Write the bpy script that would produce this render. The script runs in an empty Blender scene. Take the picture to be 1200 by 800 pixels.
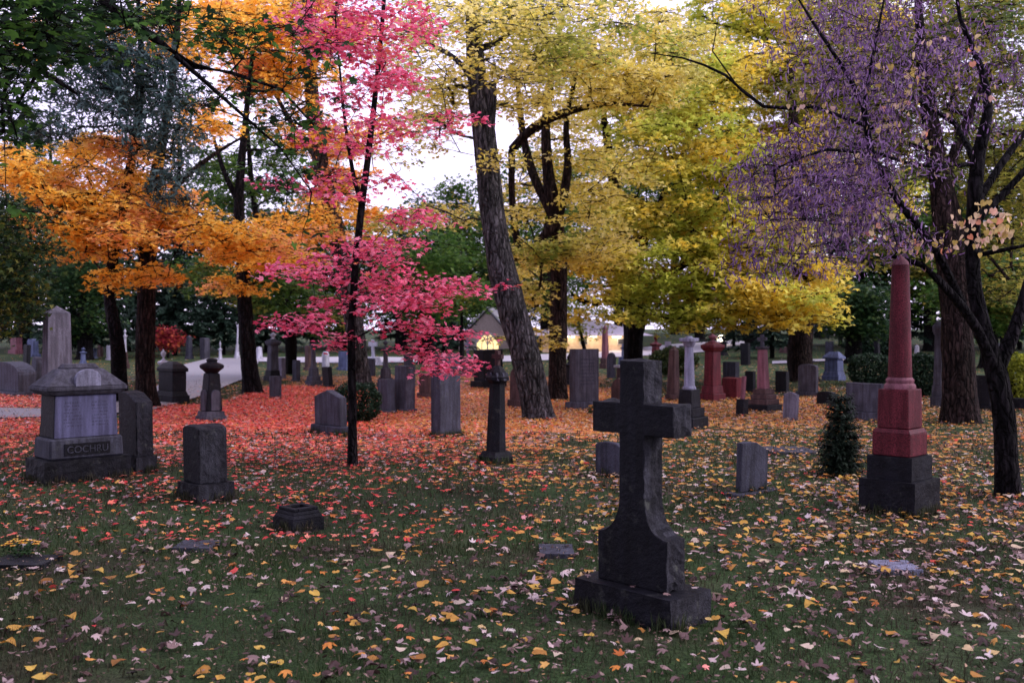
import bpy, bmesh, math, random
import numpy as np
from mathutils import Vector, Matrix, noise
R = math.radians
rng = np.random.default_rng(7)
random.seed(7)
sc = bpy.context.scene

# ------------------------------------------------------------------ camera, sky, sun, exposure
F = 1167.0; HZ = 385.0; CAMH = 1.6
PITCH = math.atan((400 - HZ) / F)
cd = bpy.data.cameras.new('camera'); cam = bpy.data.objects.new('camera', cd); sc.collection.objects.link(cam)
cam.location = (0, 0, CAMH); cam.rotation_euler = (R(90) - PITCH, 0, 0)
cd.lens = 35; cd.sensor_width = 36; cd.clip_start = .05; cd.clip_end = 1500
cd.dof.use_dof = True; cd.dof.focus_distance = 7.5; cd.dof.aperture_fstop = 3.2
sc.camera = cam

SUN_AZ = math.atan2(.97, -.06)      # from +Y towards +X
SUN_EL = R(36)
w = bpy.data.worlds.new('World'); sc.world = w; w.use_nodes = True
nt = w.node_tree; nt.nodes.clear()
sky = nt.nodes.new('ShaderNodeTexSky'); sky.sky_type = 'NISHITA'; sky.sun_disc = False
sky.sun_elevation = SUN_EL; sky.sun_rotation = SUN_AZ; sky.air_density = 1.2; sky.dust_density = 2
tc = nt.nodes.new('ShaderNodeTexCoord'); mp = nt.nodes.new('ShaderNodeMapping'); mp.inputs['Scale'].default_value = (1.2, 1.2, 3.5)
nz = nt.nodes.new('ShaderNodeTexNoise'); nz.inputs['Scale'].default_value = 2.2; nz.inputs['Detail'].default_value = 6
cr = nt.nodes.new('ShaderNodeValToRGB')
cr.color_ramp.elements[0].position = .3; cr.color_ramp.elements[0].color = (8.4, 7.6, 11.8, 1)
cr.color_ramp.elements[1].position = .7; cr.color_ramp.elements[1].color = (12.5, 11.2, 15.0, 1)
mx = nt.nodes.new('ShaderNodeMixRGB'); mx.inputs[0].default_value = .86
bg = nt.nodes.new('ShaderNodeBackground'); bg.inputs['Strength'].default_value = .15
wo = nt.nodes.new('ShaderNodeOutputWorld')
L = nt.links.new
L(tc.outputs['Generated'], mp.inputs[0]); L(mp.outputs[0], nz.inputs['Vector']); L(nz.outputs['Fac'], cr.inputs[0])
L(sky.outputs[0], mx.inputs[1]); L(cr.outputs[0], mx.inputs[2]); L(mx.outputs[0], bg.inputs[0]); L(bg.outputs[0], wo.inputs[0])

sd = bpy.data.lights.new('sun', 'SUN'); sun = bpy.data.objects.new('sun', sd); sc.collection.objects.link(sun)
sd.energy = 2.4; sd.angle = R(18); sd.color = (1.0, .93, .95)
sdir = Vector((math.sin(SUN_AZ) * math.cos(SUN_EL), math.cos(SUN_AZ) * math.cos(SUN_EL), math.sin(SUN_EL)))
sun.rotation_euler = sdir.to_track_quat('Z', 'Y').to_euler()
vs = sc.view_settings; vs.view_transform = 'Standard'; vs.look = 'None'; vs.exposure = 0.12; vs.gamma = 1
cy = sc.cycles; cy.max_bounces = 7; cy.diffuse_bounces = 5; cy.transmission_bounces = 4; cy.glossy_bounces = 2
cy.use_denoising = True; cy.sample_clamp_indirect = 6
try: cy.denoiser = 'OPENIMAGEDENOISE'
except Exception: pass

# ------------------------------------------------------------------ pixel (of the 1200x800 photo) to world
def gz(x, y):
    t = min(1, max(0, (y - 38) / 60)); s = t * t * (3 - 2 * t)
    k = min(1, max(0, (x + 6) / 14)); k = k * k * (3 - 2 * k)
    return s * (.35 + .75 * k) + .02 * math.sin(x * .7 + 1) * math.sin(y * .5) * min(1, y / 12)
FW = Vector((0, math.cos(PITCH), -math.sin(PITCH))); UP = Vector((0, math.sin(PITCH), math.cos(PITCH)))
def ray(px, py):
    return FW + Vector((1, 0, 0)) * ((px - 600) / F) + UP * ((400 - py) / F)
def P(px, py, D):
    r = ray(px, py); return Vector((0, 0, CAMH)) + r * (D / r.y)
def G(px, py):
    r = ray(px, py); t = 2.0
    for i in range(6000):
        p = Vector((0, 0, CAMH)) + r * t
        if p.z <= gz(p.x, p.y): return Vector((p.x, p.y, gz(p.x, p.y)))
        t *= 1.002
        if t > 400: break
    p = Vector((0, 0, CAMH)) + r * 110; return Vector((p.x, p.y, gz(p.x, p.y)))

# ------------------------------------------------------------------ objects
col = sc.collection
def mesh_np(name, V, loops, starts, totals, mat, parent=None, smooth=False):
    me = bpy.data.meshes.new(name)
    V = np.asarray(V, np.float32)
    me.vertices.add(len(V)); me.vertices.foreach_set('co', V.ravel())
    me.loops.add(len(loops)); me.loops.foreach_set('vertex_index', np.asarray(loops, np.int32))
    me.polygons.add(len(starts)); me.polygons.foreach_set('loop_start', np.asarray(starts, np.int32))
    me.polygons.foreach_set('loop_total', np.asarray(totals, np.int32))
    if smooth: me.polygons.foreach_set('use_smooth', np.ones(len(starts), bool))
    me.update(calc_edges=True); me.validate()
    me.materials.append(mat)
    o = bpy.data.objects.new(name, me); col.objects.link(o)
    if parent: o.parent = parent
    return o
class MB:
    def __init__(s): s.v = []; s.f = []
    def add(s, vs, fs):
        k = len(s.v); s.v += [tuple(p) for p in vs]; s.f += [tuple(i + k for i in f) for f in fs]
    def build(s, name, mat, parent=None, smooth=False, sharp=None):
        me = bpy.data.meshes.new(name); me.from_pydata(s.v, [], s.f)
        if smooth:
            me.polygons.foreach_set('use_smooth', [True] * len(me.polygons))
            if sharp: me.set_sharp_from_angle(angle=R(sharp))
        me.materials.append(mat); me.update()
        o = bpy.data.objects.new(name, me); col.objects.link(o)
        if parent: o.parent = parent
        return o
def tag(o, label=None, cat=None, group=None, kind=None):
    if label: o['label'] = label
    if cat: o['category'] = cat
    if group: o['group'] = group
    if kind: o['kind'] = kind
    return o
def empty(name, loc, rz=0, label=None, cat=None, group=None):
    o = bpy.data.objects.new(name, None); col.objects.link(o); o.location = loc; o.rotation_euler = (0, 0, rz)
    o.empty_display_size = .1
    return tag(o, label, cat, group)
def copy_tree(o, parent=None):
    c = o.copy(); col.objects.link(c); c.parent = parent
    for ch in list(o.children): copy_tree(ch, c)
    return c

# ------------------------------------------------------------------ materials
def newmat(name):
    m = bpy.data.materials.new(name); m.use_nodes = True; n = m.node_tree; b = n.nodes['Principled BSDF']; return m, n, b
def ramp(n, stops, interp='LINEAR'):
    c = n.nodes.new('ShaderNodeValToRGB'); e = c.color_ramp.elements; c.color_ramp.interpolation = interp
    while len(e) < len(stops): e.new(.5)
    for i, (p, cc) in enumerate(stops): e[i].position = p; e[i].color = (*cc, 1)
    return c
def noise_n(n, scale, detail=5, src=None, rough=.55):
    t = n.nodes.new('ShaderNodeTexNoise'); t.inputs['Scale'].default_value = scale; t.inputs['Detail'].default_value = detail; t.inputs['Roughness'].default_value = rough
    if src: n.links.new(src, t.inputs['Vector'])
    return t
def mix(n, f, a, b, mode='MIX'):
    m = n.nodes.new('ShaderNodeMixRGB'); m.blend_type = mode
    for i, v in enumerate((f, a, b)):
        if hasattr(v, 'is_linked') or hasattr(v, 'links'): n.links.new(v, m.inputs[i])
        elif i == 0: m.inputs[0].default_value = v
        else: m.inputs[i].default_value = (*v, 1)
    return m.outputs[0]
def stone(name, c, rough=.75, bump=.5, vein=.35, lichen=.3, speck=.25, seed=0):
    m, n, b = newmat(name)
    geo = n.nodes.new('ShaderNodeNewGeometry'); tcn = n.nodes.new('ShaderNodeTexCoord'); src = tcn.outputs['Object']
    d = tuple(x * (1 - vein) for x in c); l = tuple(min(1, x * (1 + vein)) for x in c)
    n1 = noise_n(n, 3.1 + seed, 8, src, .65); c1 = ramp(n, [(.3, d), (.7, l)]); n.links.new(n1.outputs[0], c1.inputs[0])
    n2 = noise_n(n, 110, 2, src); c2 = ramp(n, [(.35, (1 - speck,) * 3), (.65, (1 + speck,) * 3)]); n.links.new(n2.outputs[0], c2.inputs[0])
    a = mix(n, 1.0, c1.outputs[0], c2.outputs[0], 'MULTIPLY')
    # vertical weather streaks
    mpn = n.nodes.new('ShaderNodeMapping'); mpn.inputs['Scale'].default_value = (9, 9, .9); n.links.new(src, mpn.inputs[0])
    n3 = noise_n(n, 2.0, 5, mpn.outputs[0]); c3 = ramp(n, [(.42, (.45, .43, .42)), (.62, (1, 1, 1))]); n.links.new(n3.outputs[0], c3.inputs[0])
    a = mix(n, .75, a, c3.outputs[0], 'MULTIPLY')
    # lichen blotches
    n4 = noise_n(n, 9, 7, src, .7); c4 = ramp(n, [(.58, (0, 0, 0)), (.66, (1, 1, 1))]); n.links.new(n4.outputs[0], c4.inputs[0])
    ml = n.nodes.new('ShaderNodeMath'); ml.operation = 'MULTIPLY'; ml.inputs[1].default_value = lichen; n.links.new(c4.outputs[0], ml.inputs[0])
    a = mix(n, ml.outputs[0], a, (.085, .09, .075))
    n.links.new(a, b.inputs['Base Color']); b.inputs['Roughness'].default_value = rough; b.inputs['Specular IOR Level'].default_value = .13
    n5 = noise_n(n, 28, 8, src, .7)
    bp = n.nodes.new('ShaderNodeBump'); bp.inputs['Strength'].default_value = bump; bp.inputs['Distance'].default_value = .02
    n.links.new(n5.outputs[0], bp.inputs['Height']); n.links.new(bp.outputs[0], b.inputs['Normal'])
    return m
def engrave(m, cols, z0, z1, pitch=.034, dark=.45):
    n = m.node_tree; b = n.nodes['Principled BSDF']; src = b.inputs['Base Color'].links[0].from_socket
    tcn = n.nodes.new('ShaderNodeTexCoord'); sx = n.nodes.new('ShaderNodeSeparateXYZ'); n.links.new(tcn.outputs['Object'], sx.inputs[0])
    def mt(op, a, c=None):
        q = n.nodes.new('ShaderNodeMath'); q.operation = op
        for i, v in enumerate((a, c)):
            if v is None: continue
            if hasattr(v, 'links'): n.links.new(v, q.inputs[i])
            else: q.inputs[i].default_value = v
        return q.outputs[0]
    X, Z = sx.outputs[0], sx.outputs[2]
    row = mt('LESS_THAN', mt('FRACT', mt('DIVIDE', Z, pitch)), .42)
    mp_ = n.nodes.new('ShaderNodeMapping'); mp_.inputs['Scale'].default_value = (1, 0, 1 / pitch / 90); n.links.new(tcn.outputs['Object'], mp_.inputs[0])
    w_ = noise_n(n, 90, 2, mp_.outputs[0]); ink = mt('GREATER_THAN', w_.outputs[0], .5)
    inz = mt('MULTIPLY', mt('GREATER_THAN', Z, z0), mt('LESS_THAN', Z, z1)); tot = None
    for a, c in cols:
        q = mt('MULTIPLY', mt('GREATER_THAN', X, a), mt('LESS_THAN', X, c)); tot = q if tot is None else mt('ADD', tot, q)
    f = mt('MULTIPLY', mt('MULTIPLY', row, ink), mt('MULTIPLY', inz, tot)); f = mt('MULTIPLY', f, 1 - dark)
    n.links.new(mix(n, f, src, (.02, .02, .03)), b.inputs['Base Color']); return m
def leafmat(name, stops, trans=.45, patch=None, patch_scale=.5, rough=.55, pr=(.48, .6)):
    m, n, b = newmat(name)
    geo = n.nodes.new('ShaderNodeNewGeometry'); c1 = ramp(n, stops); n.links.new(geo.outputs['Random Per Island'], c1.inputs[0])
    out = c1.outputs[0]
    if patch:
        nn = noise_n(n, patch_scale, 3, geo.outputs['Position']); cc = ramp(n, [(pr[0], (0, 0, 0)), (pr[1], (1, 1, 1))]); n.links.new(nn.outputs[0], cc.inputs[0])
        c2 = ramp(n, patch); n.links.new(geo.outputs['Random Per Island'], c2.inputs[0])
        out = mix(n, cc.outputs[0], out, c2.outputs[0])
    nv = noise_n(n, 30, 2, geo.outputs['Position']); cv = ramp(n, [(.3, (.75,) * 3), (.7, (1.15,) * 3)]); n.links.new(nv.outputs[0], cv.inputs[0])
    out = mix(n, 1.0, out, cv.outputs[0], 'MULTIPLY')
    n.links.new(out, b.inputs['Base Color']); b.inputs['Roughness'].default_value = rough; b.inputs['Specular IOR Level'].default_value = .15
    t = n.nodes.new('ShaderNodeBsdfTranslucent'); n.links.new(out, t.inputs[0])
    s = n.nodes.new('ShaderNodeMixShader'); s.inputs[0].default_value = trans
    n.links.new(b.outputs[0], s.inputs[1]); n.links.new(t.outputs[0], s.inputs[2])
    n.links.new(s.outputs[0], n.nodes['Material Output'].inputs[0])
    return m
def bark(name, c, c2, sc_=1.0):
    m, n, b = newmat(name); tcn = n.nodes.new('ShaderNodeTexCoord')
    mpn = n.nodes.new('ShaderNodeMapping'); mpn.inputs['Scale'].default_value = (14 * sc_, 14 * sc_, 2.2 * sc_); n.links.new(tcn.outputs['Object'], mpn.inputs[0])
    n1 = noise_n(n, 1.6, 8, mpn.outputs[0], .65); cc = ramp(n, [(.38, tuple(x * .2 for x in c)), (.5, c), (.64, tuple(x * 1.3 for x in c2))]); n.links.new(n1.outputs[0], cc.inputs[0])
    n2 = noise_n(n, 1.3, 4, tcn.outputs['Object']); c3 = ramp(n, [(.35, (.7, .75, .65)), (.7, (1.2, 1.15, 1.15))]); n.links.new(n2.outputs[0], c3.inputs[0])
    n.links.new(mix(n, 1.0, cc.outputs[0], c3.outputs[0], 'MULTIPLY'), b.inputs['Base Color']); b.inputs['Roughness'].default_value = .9; b.inputs['Specular IOR Level'].default_value = .08
    bp = n.nodes.new('ShaderNodeBump'); bp.inputs['Strength'].default_value = 1; bp.inputs['Distance'].default_value = .05
    vr = n.nodes.new('ShaderNodeTexVoronoi'); vr.feature = 'DISTANCE_TO_EDGE'; vr.inputs['Scale'].default_value = 1.0
    mv = n.nodes.new('ShaderNodeMapping'); mv.inputs['Scale'].default_value = (17 * sc_, 17 * sc_, 4.2 * sc_); nd = noise_n(n, 5, 3, tcn.outputs['Object'])
    wa = mix(n, .12, tcn.outputs['Object'], nd.outputs['Color']); n.links.new(wa, mv.inputs[0]); n.links.new(mv.outputs[0], vr.inputs['Vector'])
    cv = ramp(n, [(.0, (.3,) * 3), (.16, (1.1,) * 3)]); n.links.new(vr.outputs['Distance'], cv.inputs[0])
    prev = b.inputs['Base Color'].links[0].from_socket; n.links.new(mix(n, .85, prev, cv.outputs[0], 'MULTIPLY'), b.inputs['Base Color'])
    hh = n.nodes.new('ShaderNodeMath'); hh.operation = 'ADD'; n.links.new(n1.outputs[0], hh.inputs[0]); cl = ramp(n, [(0, (0,) * 3), (.2, (.8,) * 3)]); n.links.new(vr.outputs['Distance'], cl.inputs[0]); n.links.new(cl.outputs[0], hh.inputs[1])
    n.links.new(hh.outputs[0], bp.inputs['Height']); n.links.new(bp.outputs[0], b.inputs['Normal'])
    return m
def plain(name, c, rough=.7, emit=None, es=0, bump=0, var=.15, scale=6):
    m, n, b = newmat(name); tcn = n.nodes.new('ShaderNodeTexCoord')
    n1 = noise_n(n, scale, 6, tcn.outputs['Object']); cc = ramp(n, [(.3, tuple(x * (1 - var) for x in c)), (.7, tuple(min(1, x * (1 + var)) for x in c))]); n.links.new(n1.outputs[0], cc.inputs[0])
    n.links.new(cc.outputs[0], b.inputs['Base Color']); b.inputs['Roughness'].default_value = rough
    if emit: b.inputs['Emission Color'].default_value = (*emit, 1); b.inputs['Emission Strength'].default_value = es
    if bump:
        bp = n.nodes.new('ShaderNodeBump'); bp.inputs['Strength'].default_value = bump; bp.inputs['Distance'].default_value = .02
        n.links.new(n1.outputs[0], bp.inputs['Height']); n.links.new(bp.outputs[0], b.inputs['Normal'])
    return m
M = dict(
    dark=stone('dark granite', (.0085, .0085, .0125), .62, .7, .4, .3),
    mid=stone('grey granite', (.052, .053, .073), .75, .5, .3, .3, seed=1),
    grey=stone('weathered grey stone', (.062, .06, .078), .85, .6, .35, .35, seed=2),
    pale=stone('pale limestone', (.14, .13, .165), .85, .45, .25, .2, seed=.5),
    marble=stone('white marble', (.18, .18, .25), .6, .25, .2, .1, seed=1.5),
    white=stone('bright marble', (.45, .45, .52), .6, .25, .12, .05),
    red=stone('red granite', (.1, .015, .022), .5, .2, .2, .05, .55, seed=3),
    pink=stone('pink granite', (.2, .08, .1), .65, .3, .2, .1, seed=3.5),
    brown=stone('brown sandstone', (.08, .048, .048), .85, .5, .3, .2, seed=2.5),
    blue=stone('blue grey stone', (.09, .11, .2), .7, .4, .3, .2, seed=.2),
)
M['hewn'] = stone('rock-pitched dark granite', (.034, .034, .042), .9, .9, .5, .6, .4, seed=4)
B_GREY = bark('grey bark', (.055, .05, .054), (.1, .092, .1))
B_BROWN = bark('brown bark', (.021, .013, .012), (.042, .027, .026))
B_DARK = bark('dark bark', (.008, .0065, .008), (.019, .016, .019))

# ------------------------------------------------------------------ leaves
def poly_leaf(pts):
    return np.array([(x, y, z) for x, y, z in pts], np.float32)
def maple(n=5):
    tips = [(90, 1.0), (40, .92), (140, .92), (-12, .62), (192, .62)]
    notch = [(66, .5), (114, .5), (14, .5), (166, .5)]
    allp = tips + notch + [(-60, .38), (240, .38)]
    mid = [(78, .8), (102, .8), (30, .76), (51, .76), (150, .76), (129, .76)] if n > 5 else []
    allp = sorted([((a + 90) % 360, r) for a, r in allp + mid])
    out = []
    for a, r in allp:
        t = R(a - 90); out.append((math.cos(t) * r * .5, math.sin(t) * r * .5, -.10 * r * r))
    return poly_leaf(out)
MAPLE = maple(9); MAPLE_S = maple(5)
STAR = poly_leaf([(0, .5, -.08), (-.12, .14, 0), (-.48, .2, -.06), (-.2, -.12, 0), (0, -.4, 0), (.2, -.12, 0), (.48, .2, -.06), (.12, .14, 0)])
OVAL = poly_leaf([(0, .5, -.05), (-.26, .15, 0), (-.24, -.2, .02), (0, -.5, -.03), (.24, -.2, .02), (.26, .15, 0)])
HEART = poly_leaf([(0, -.55, -.1), (-.3, -.25, 0), (-.47, .08, .02), (-.4, .35, 0), (-.18, .45, -.02), (0, .3, .04), (.18, .45, -.02), (.4, .35, 0), (.47, .08, .02), (.3, -.25, 0)])
POD = poly_leaf([(0, 0, 0), (-.11, -.3, .01), (-.1, -.8, 0), (0, -1, 0), (.1, -.8, 0), (.11, -.3, -.01)])
NEEDLE = poly_leaf([(-.05, 0, 0), (-.11, .6, 0), (0, 1, -.1), (.11, .6, 0), (.05, 0, 0)])
def rotmats(n, tilt, hang=False):
    """random spin about z, then tilt about a random horizontal axis (radians, spread)"""
    a = rng.uniform(0, 2 * np.pi, n); ca, sa = np.cos(a), np.sin(a); z = np.zeros(n); o = np.ones(n)
    S = np.stack([np.stack([ca, -sa, z], 1), np.stack([sa, ca, z], 1), np.stack([z, z, o], 1)], 1)
    t = rng.normal(0, tilt, n); b = rng.uniform(0, 2 * np.pi, n)
    kx, ky = np.cos(b), np.sin(b); c, s = np.cos(t), np.sin(t); v = 1 - c
    T = np.stack([np.stack([c + kx * kx * v, kx * ky * v, ky * s], 1), np.stack([kx * ky * v, c + ky * ky * v, -kx * s], 1), np.stack([-ky * s, kx * s, c], 1)], 1)
    if hang:   # stand template's y axis up (z) first
        H = np.array([[1, 0, 0], [0, 0, -1], [0, 1, 0]], float)
        return T @ S @ H
    return T @ S
def scatter(name, centers, sizes, tmpl, mat, parent=None, tilt=.5, hang=False, curl=0, rots=None):
    C_ = np.asarray(centers, np.float32); n = len(C_)
    if n == 0: return None
    if np.isscalar(sizes): sizes = np.full(n, sizes)
    k = len(tmpl); T = np.repeat(tmpl[None], n, 0).astype(np.float32).copy()
    if curl:
        q = rng.normal(0, curl, (n, 1)); q2 = rng.normal(0, curl, (n, 1))
        q = np.clip(q, -1.1 * curl, 1.3 * curl); q2 = np.clip(q2, -1.1 * curl, 1.3 * curl)
        T[:, :, 2] += q * T[:, :, 0] ** 2 * 2 + q2 * T[:, :, 1] ** 2 * 2
    Rm = rots if rots is not None else rotmats(n, tilt, hang)
    T = T * np.asarray(sizes)[:, None, None]
    V = np.einsum('nij,nkj->nki', Rm, T) + C_[:, None, :]
    idx = np.arange(n * k)
    return mesh_np(name, V.reshape(-1, 3), idx, np.arange(n) * k, np.full(n, k), mat, parent)

# ------------------------------------------------------------------ trees
def tube(mb, pts, rad, sides=8, wob=0.0, seed=0, flare=0):
    n = len(pts); rings = []
    for i, p in enumerate(pts):
        a = pts[max(0, i - 1)]; b = pts[min(n - 1, i + 1)]; t = (b - a)
        if t.length < 1e-6: t = Vector((0, 0, 1))
        t.normalize(); ref = Vector((1, 0, 0)) if abs(t.x) < .8 else Vector((0, 1, 0))
        u = t.cross(ref).normalized(); v = t.cross(u)
        for k in range(sides):
            an = 2 * math.pi * k / sides; d = u * math.cos(an) + v * math.sin(an); r = rad[i]
            if wob: r *= 1 + wob * noise.noise(Vector((math.cos(an) * 1.7 + seed, math.sin(an) * 1.7, p.z * .8))) + wob * .6 * noise.noise(Vector((math.cos(an) * 4 + seed, math.sin(an) * 4, p.z * 2.5)))
            if flare:
                h = (p.z - pts[0].z); r *= 1 + flare * math.exp(-max(0, h) / .17) * (.75 + .4 * math.sin(an * 5 + seed) + .3 * math.sin(an * 3 + seed * 2))
            rings.append(p + d * r)
    fs = []
    for i in range(n - 1):
        for k in range(sides):
            a = i * sides + k; b = i * sides + (k + 1) % sides
            fs.append((a, b, b + sides, a + sides))
    fs.append(tuple(range((n - 1) * sides, n * sides)))
    mb.add(rings, fs)
def smooth_path(pts, rad, step):
    out, rr = [], []
    n = len(pts)
    for i in range(n - 1):
        p0, p1, p2, p3 = pts[max(0, i - 1)], pts[i], pts[i + 1], pts[min(n - 1, i + 2)]
        m = max(1, int((p2 - p1).length / step))
        for j in range(m):
            t = j / m; t2 = t * t; t3 = t2 * t
            out.append(.5 * ((2 * p1) + (p2 - p0) * t + (2 * p0 - 5 * p1 + 4 * p2 - p3) * t2 + (3 * p1 - 3 * p2 + p3 - p0) * t3))
            rr.append(rad[i] * (1 - t) + rad[i + 1] * t)
    out.append(pts[-1]); rr.append(rad[-1]); return out, rr
def grow(limbs, targets, zmin, up=.25, tip=.006, pw=2.3, rmax=.09):
    pos = []; par = []; fixed = []
    for pts in limbs:
        for i, p in enumerate(pts): pos.append(p.copy()); par.append(-1); fixed.append(True)
    pa = np.array([tuple(p) for p in pos])
    ok = pa[:, 2] > zmin
    tg = sorted(targets, key=lambda t: float(np.min(np.linalg.norm(pa[ok] - np.array(t), axis=1))) if ok.any() else 0)
    PA = np.zeros((len(pos) + len(tg) * 30, 3)); PA[:len(pos)] = pa; OK = np.zeros(len(PA), bool); OK[:len(pos)] = ok; N = len(pos)
    for t in tg:
        tn = np.array(t); d = tn - PA[:N]; dist = np.linalg.norm(d, axis=1); hd = np.linalg.norm(d[:, :2], axis=1)
        cost = dist + 1.0 * np.maximum(0, PA[:N, 2] - tn[2] + up * hd); cost[~OK[:N]] = 1e9
        j = int(np.argmin(cost)); a = Vector(PA[j]); b = Vector(t); D = (b - a).length
        m = min(24, max(1, int(D / .35))); mid = (a + b) / 2 + Vector((0, 0, -.02 * D)) + Vector(rng.normal(0, .07 * D, 3)); last = j
        for q in range(1, m + 1):
            s = q / m; p = a * (1 - s) ** 2 + mid * 2 * s * (1 - s) + b * s * s
            if q < m: p += Vector(rng.normal(0, .025, 3))
            if N >= len(PA): break
            PA[N] = p; OK[N] = True; pos.append(p); par.append(last); fixed.append(False); last = N; N += 1
    acc = np.zeros(N); ch = [[] for _ in range(N)]
    rad = np.full(N, tip)
    for i in range(N - 1, -1, -1):
        if not fixed[i]:
            rad[i] = min(rmax, max(tip, acc[i] ** (1 / pw))); k = par[i]
            acc[k] += max(acc[i], tip ** pw); ch[k].append(i)
    mb = MB()
    starts = []
    for i in range(N):
        if fixed[i]:
            for c in ch[i]: starts.append((i, c))
    while starts:
        a, c = starts.pop(); path = [pos[a], pos[c]]; rr = [rad[c] * 1.15, rad[c]]; cur = c
        while ch[cur]:
            ks = sorted(ch[cur], key=lambda k: -rad[k])
            for k in ks[1:]: starts.append((cur, k))
            cur = ks[0]; path.append(pos[cur]); rr.append(rad[cur])
        rr[-1] *= .5
        tube(mb, path, rr, 7 if rr[0] > .05 else 5 if rr[0] > .02 else 3)
    return mb
def area_targets(areas):
    """(px, py, rx, ry, D0, D1, n, R) in photo pixels -> spray centres spread through depth"""
    T = []
    for px, py, rx, ry, D0, D1, n, Rr in areas:
        for i in range(n):
            a = random.uniform(0, 2 * math.pi); q = math.sqrt(random.random())
            D = random.uniform(D0, D1)
            T.append((P(px + math.cos(a) * q * rx, py + math.sin(a) * q * ry, D), Rr * random.uniform(.75, 1.25)))
    return T
def tree(name, label, cat, base, limbs, areas, leafm, barkm, tmpl, lsize, per, zmin=1.6, flat=.22, tilt=.55, tip=.006,
         flare=.5, group=None, twigs=True, hang=False, sides=14, extra=None, rmax=.09, clampz=None, crown='crown'):
    """limbs: lists of (px,py,D,r); first starts on the ground at base"""
    base = Vector(base); root = empty(name, base, 0, label, cat, group)
    tb = MB(); L_ = []
    for li, lm in enumerate(limbs):
        pts = [P(a, b, D) - base for a, b, D, r in lm]; rad = [q[3] for q in lm]
        if li == 0: pts[0] = Vector((0, 0, -.08))
        pp, rr = smooth_path(pts, rad, .16 if li == 0 else .2)
        tube(tb, pp, rr, sides if li == 0 else 9, .16, hash_(name, li), flare if li == 0 else 0)
        L_.append(pp)
    tb.build('trunk', barkm, root, True)
    T = [(p - base, r) for p, r in area_targets(areas)]
    if extra: T += extra
    if clampz is not None: T = [(p, r) for p, r in T if p.z > clampz]
    bm_ = grow(L_, [p for p, r in T], zmin, tip=tip, rmax=rmax)
    Cn = []; S = []
    for p, r in T:
        n = max(3, int(per * (r / .6) ** 2 * random.uniform(.7, 1.3)))
        # leaves ride on short twigs that fan out from the spray centre
        nt_ = max(4, int(5 * r / .5)); ang = rng.uniform(0, 2 * np.pi, nt_); ln = rng.uniform(.5, 1.1, nt_) * r
        k = rng.integers(0, nt_, n); s = np.sqrt(rng.uniform(.02, 1, n))
        off = np.stack([np.cos(ang[k]) * ln[k] * s, np.sin(ang[k]) * ln[k] * s, -.22 * ln[k] * s * s], 1)
        off += rng.normal(0, 1, (n, 3)) * np.array([.17 * r, .17 * r, flat * r * .55])
        Cn.append(np.array(tuple(p)) + off); S.append(rng.uniform(.65, 1.2, n) * lsize)
        if twigs:
            for q in range(nt_):
                e = p + Vector((math.cos(ang[q]) * ln[q], math.sin(ang[q]) * ln[q], -.2 * ln[q]))
                tube(bm_, [p, (p + e) / 2 + Vector((0, 0, .03)), e], [tip * .9, tip * .7, tip * .35], 3)
    bm_.build('branches', barkm, root)
    Cn = np.concatenate(Cn); S = np.concatenate(S)
    scatter(crown, Cn, S, tmpl, leafm, root, tilt, hang, curl=.25)
    return root
def hash_(s, k=0): return (sum(ord(c) for c in s) * 7 + k * 13) % 97 * .37
def crown_targets(cx, cy, cz, rx, ry, rz, n, r):
    out = []
    for i in range(n):
        v = Vector(rng.normal(0, 1, 3)).normalized() * (random.random() ** .4)
        out.append((Vector((cx + v.x * rx, cy + v.y * ry, cz + v.z * rz)), r * random.uniform(.7, 1.3)))
    return out
def wild_tree(name, label, cat, bpx, D, top_py, halfw_px, leafm, barkm, r=.25, n=90, R_=.9, per=60, lsize=.16, group=None, low=.25, tmpl=STAR, lean=0):
    """free-standing background tree: trunk base column bpx at depth D, crown up to top_py"""
    p = P(bpx, 400, D); b = Vector((p.x, p.y, gz(p.x, p.y)))
    top = P(bpx, top_py, D).z - b.z; hw = halfw_px / F * D
    root = empty(name, b, 0, label, cat, group); tb = MB()
    pp, rr = smooth_path([Vector((0, 0, -.1)), Vector((lean * .3, 0, top * .3)), Vector((lean, .1, top * .6)), Vector((lean * 1.1, 0, top * .92))], [r, r * .8, r * .45, r * .12], .3)
    tube(tb, pp, rr, 10, .15, hash_(name, int(bpx)), .5); tb.build('trunk', barkm, root, True)
    T = crown_targets(lean, 0, top * (low + (1 - low) / 2), hw, hw, top * (1 - low) / 2, n, R_)
    g = grow([pp], [q for q, _ in T], top * low * .7, tip=.012); g.build('branches', barkm, root)
    Cn = []; 
    for q, rad in T:
        m = max(4, int(per * random.uniform(.6, 1.4)))
        o = rng.normal(0, 1, (m, 3)) * np.array([.5 * rad, .5 * rad, .24 * rad]); Cn.append(np.array(tuple(q)) + o)
    Cn = np.concatenate(Cn)
    scatter('crown', Cn, rng.uniform(.7, 1.2, len(Cn)) * lsize, tmpl, leafm, root, .6)
    return root
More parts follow.
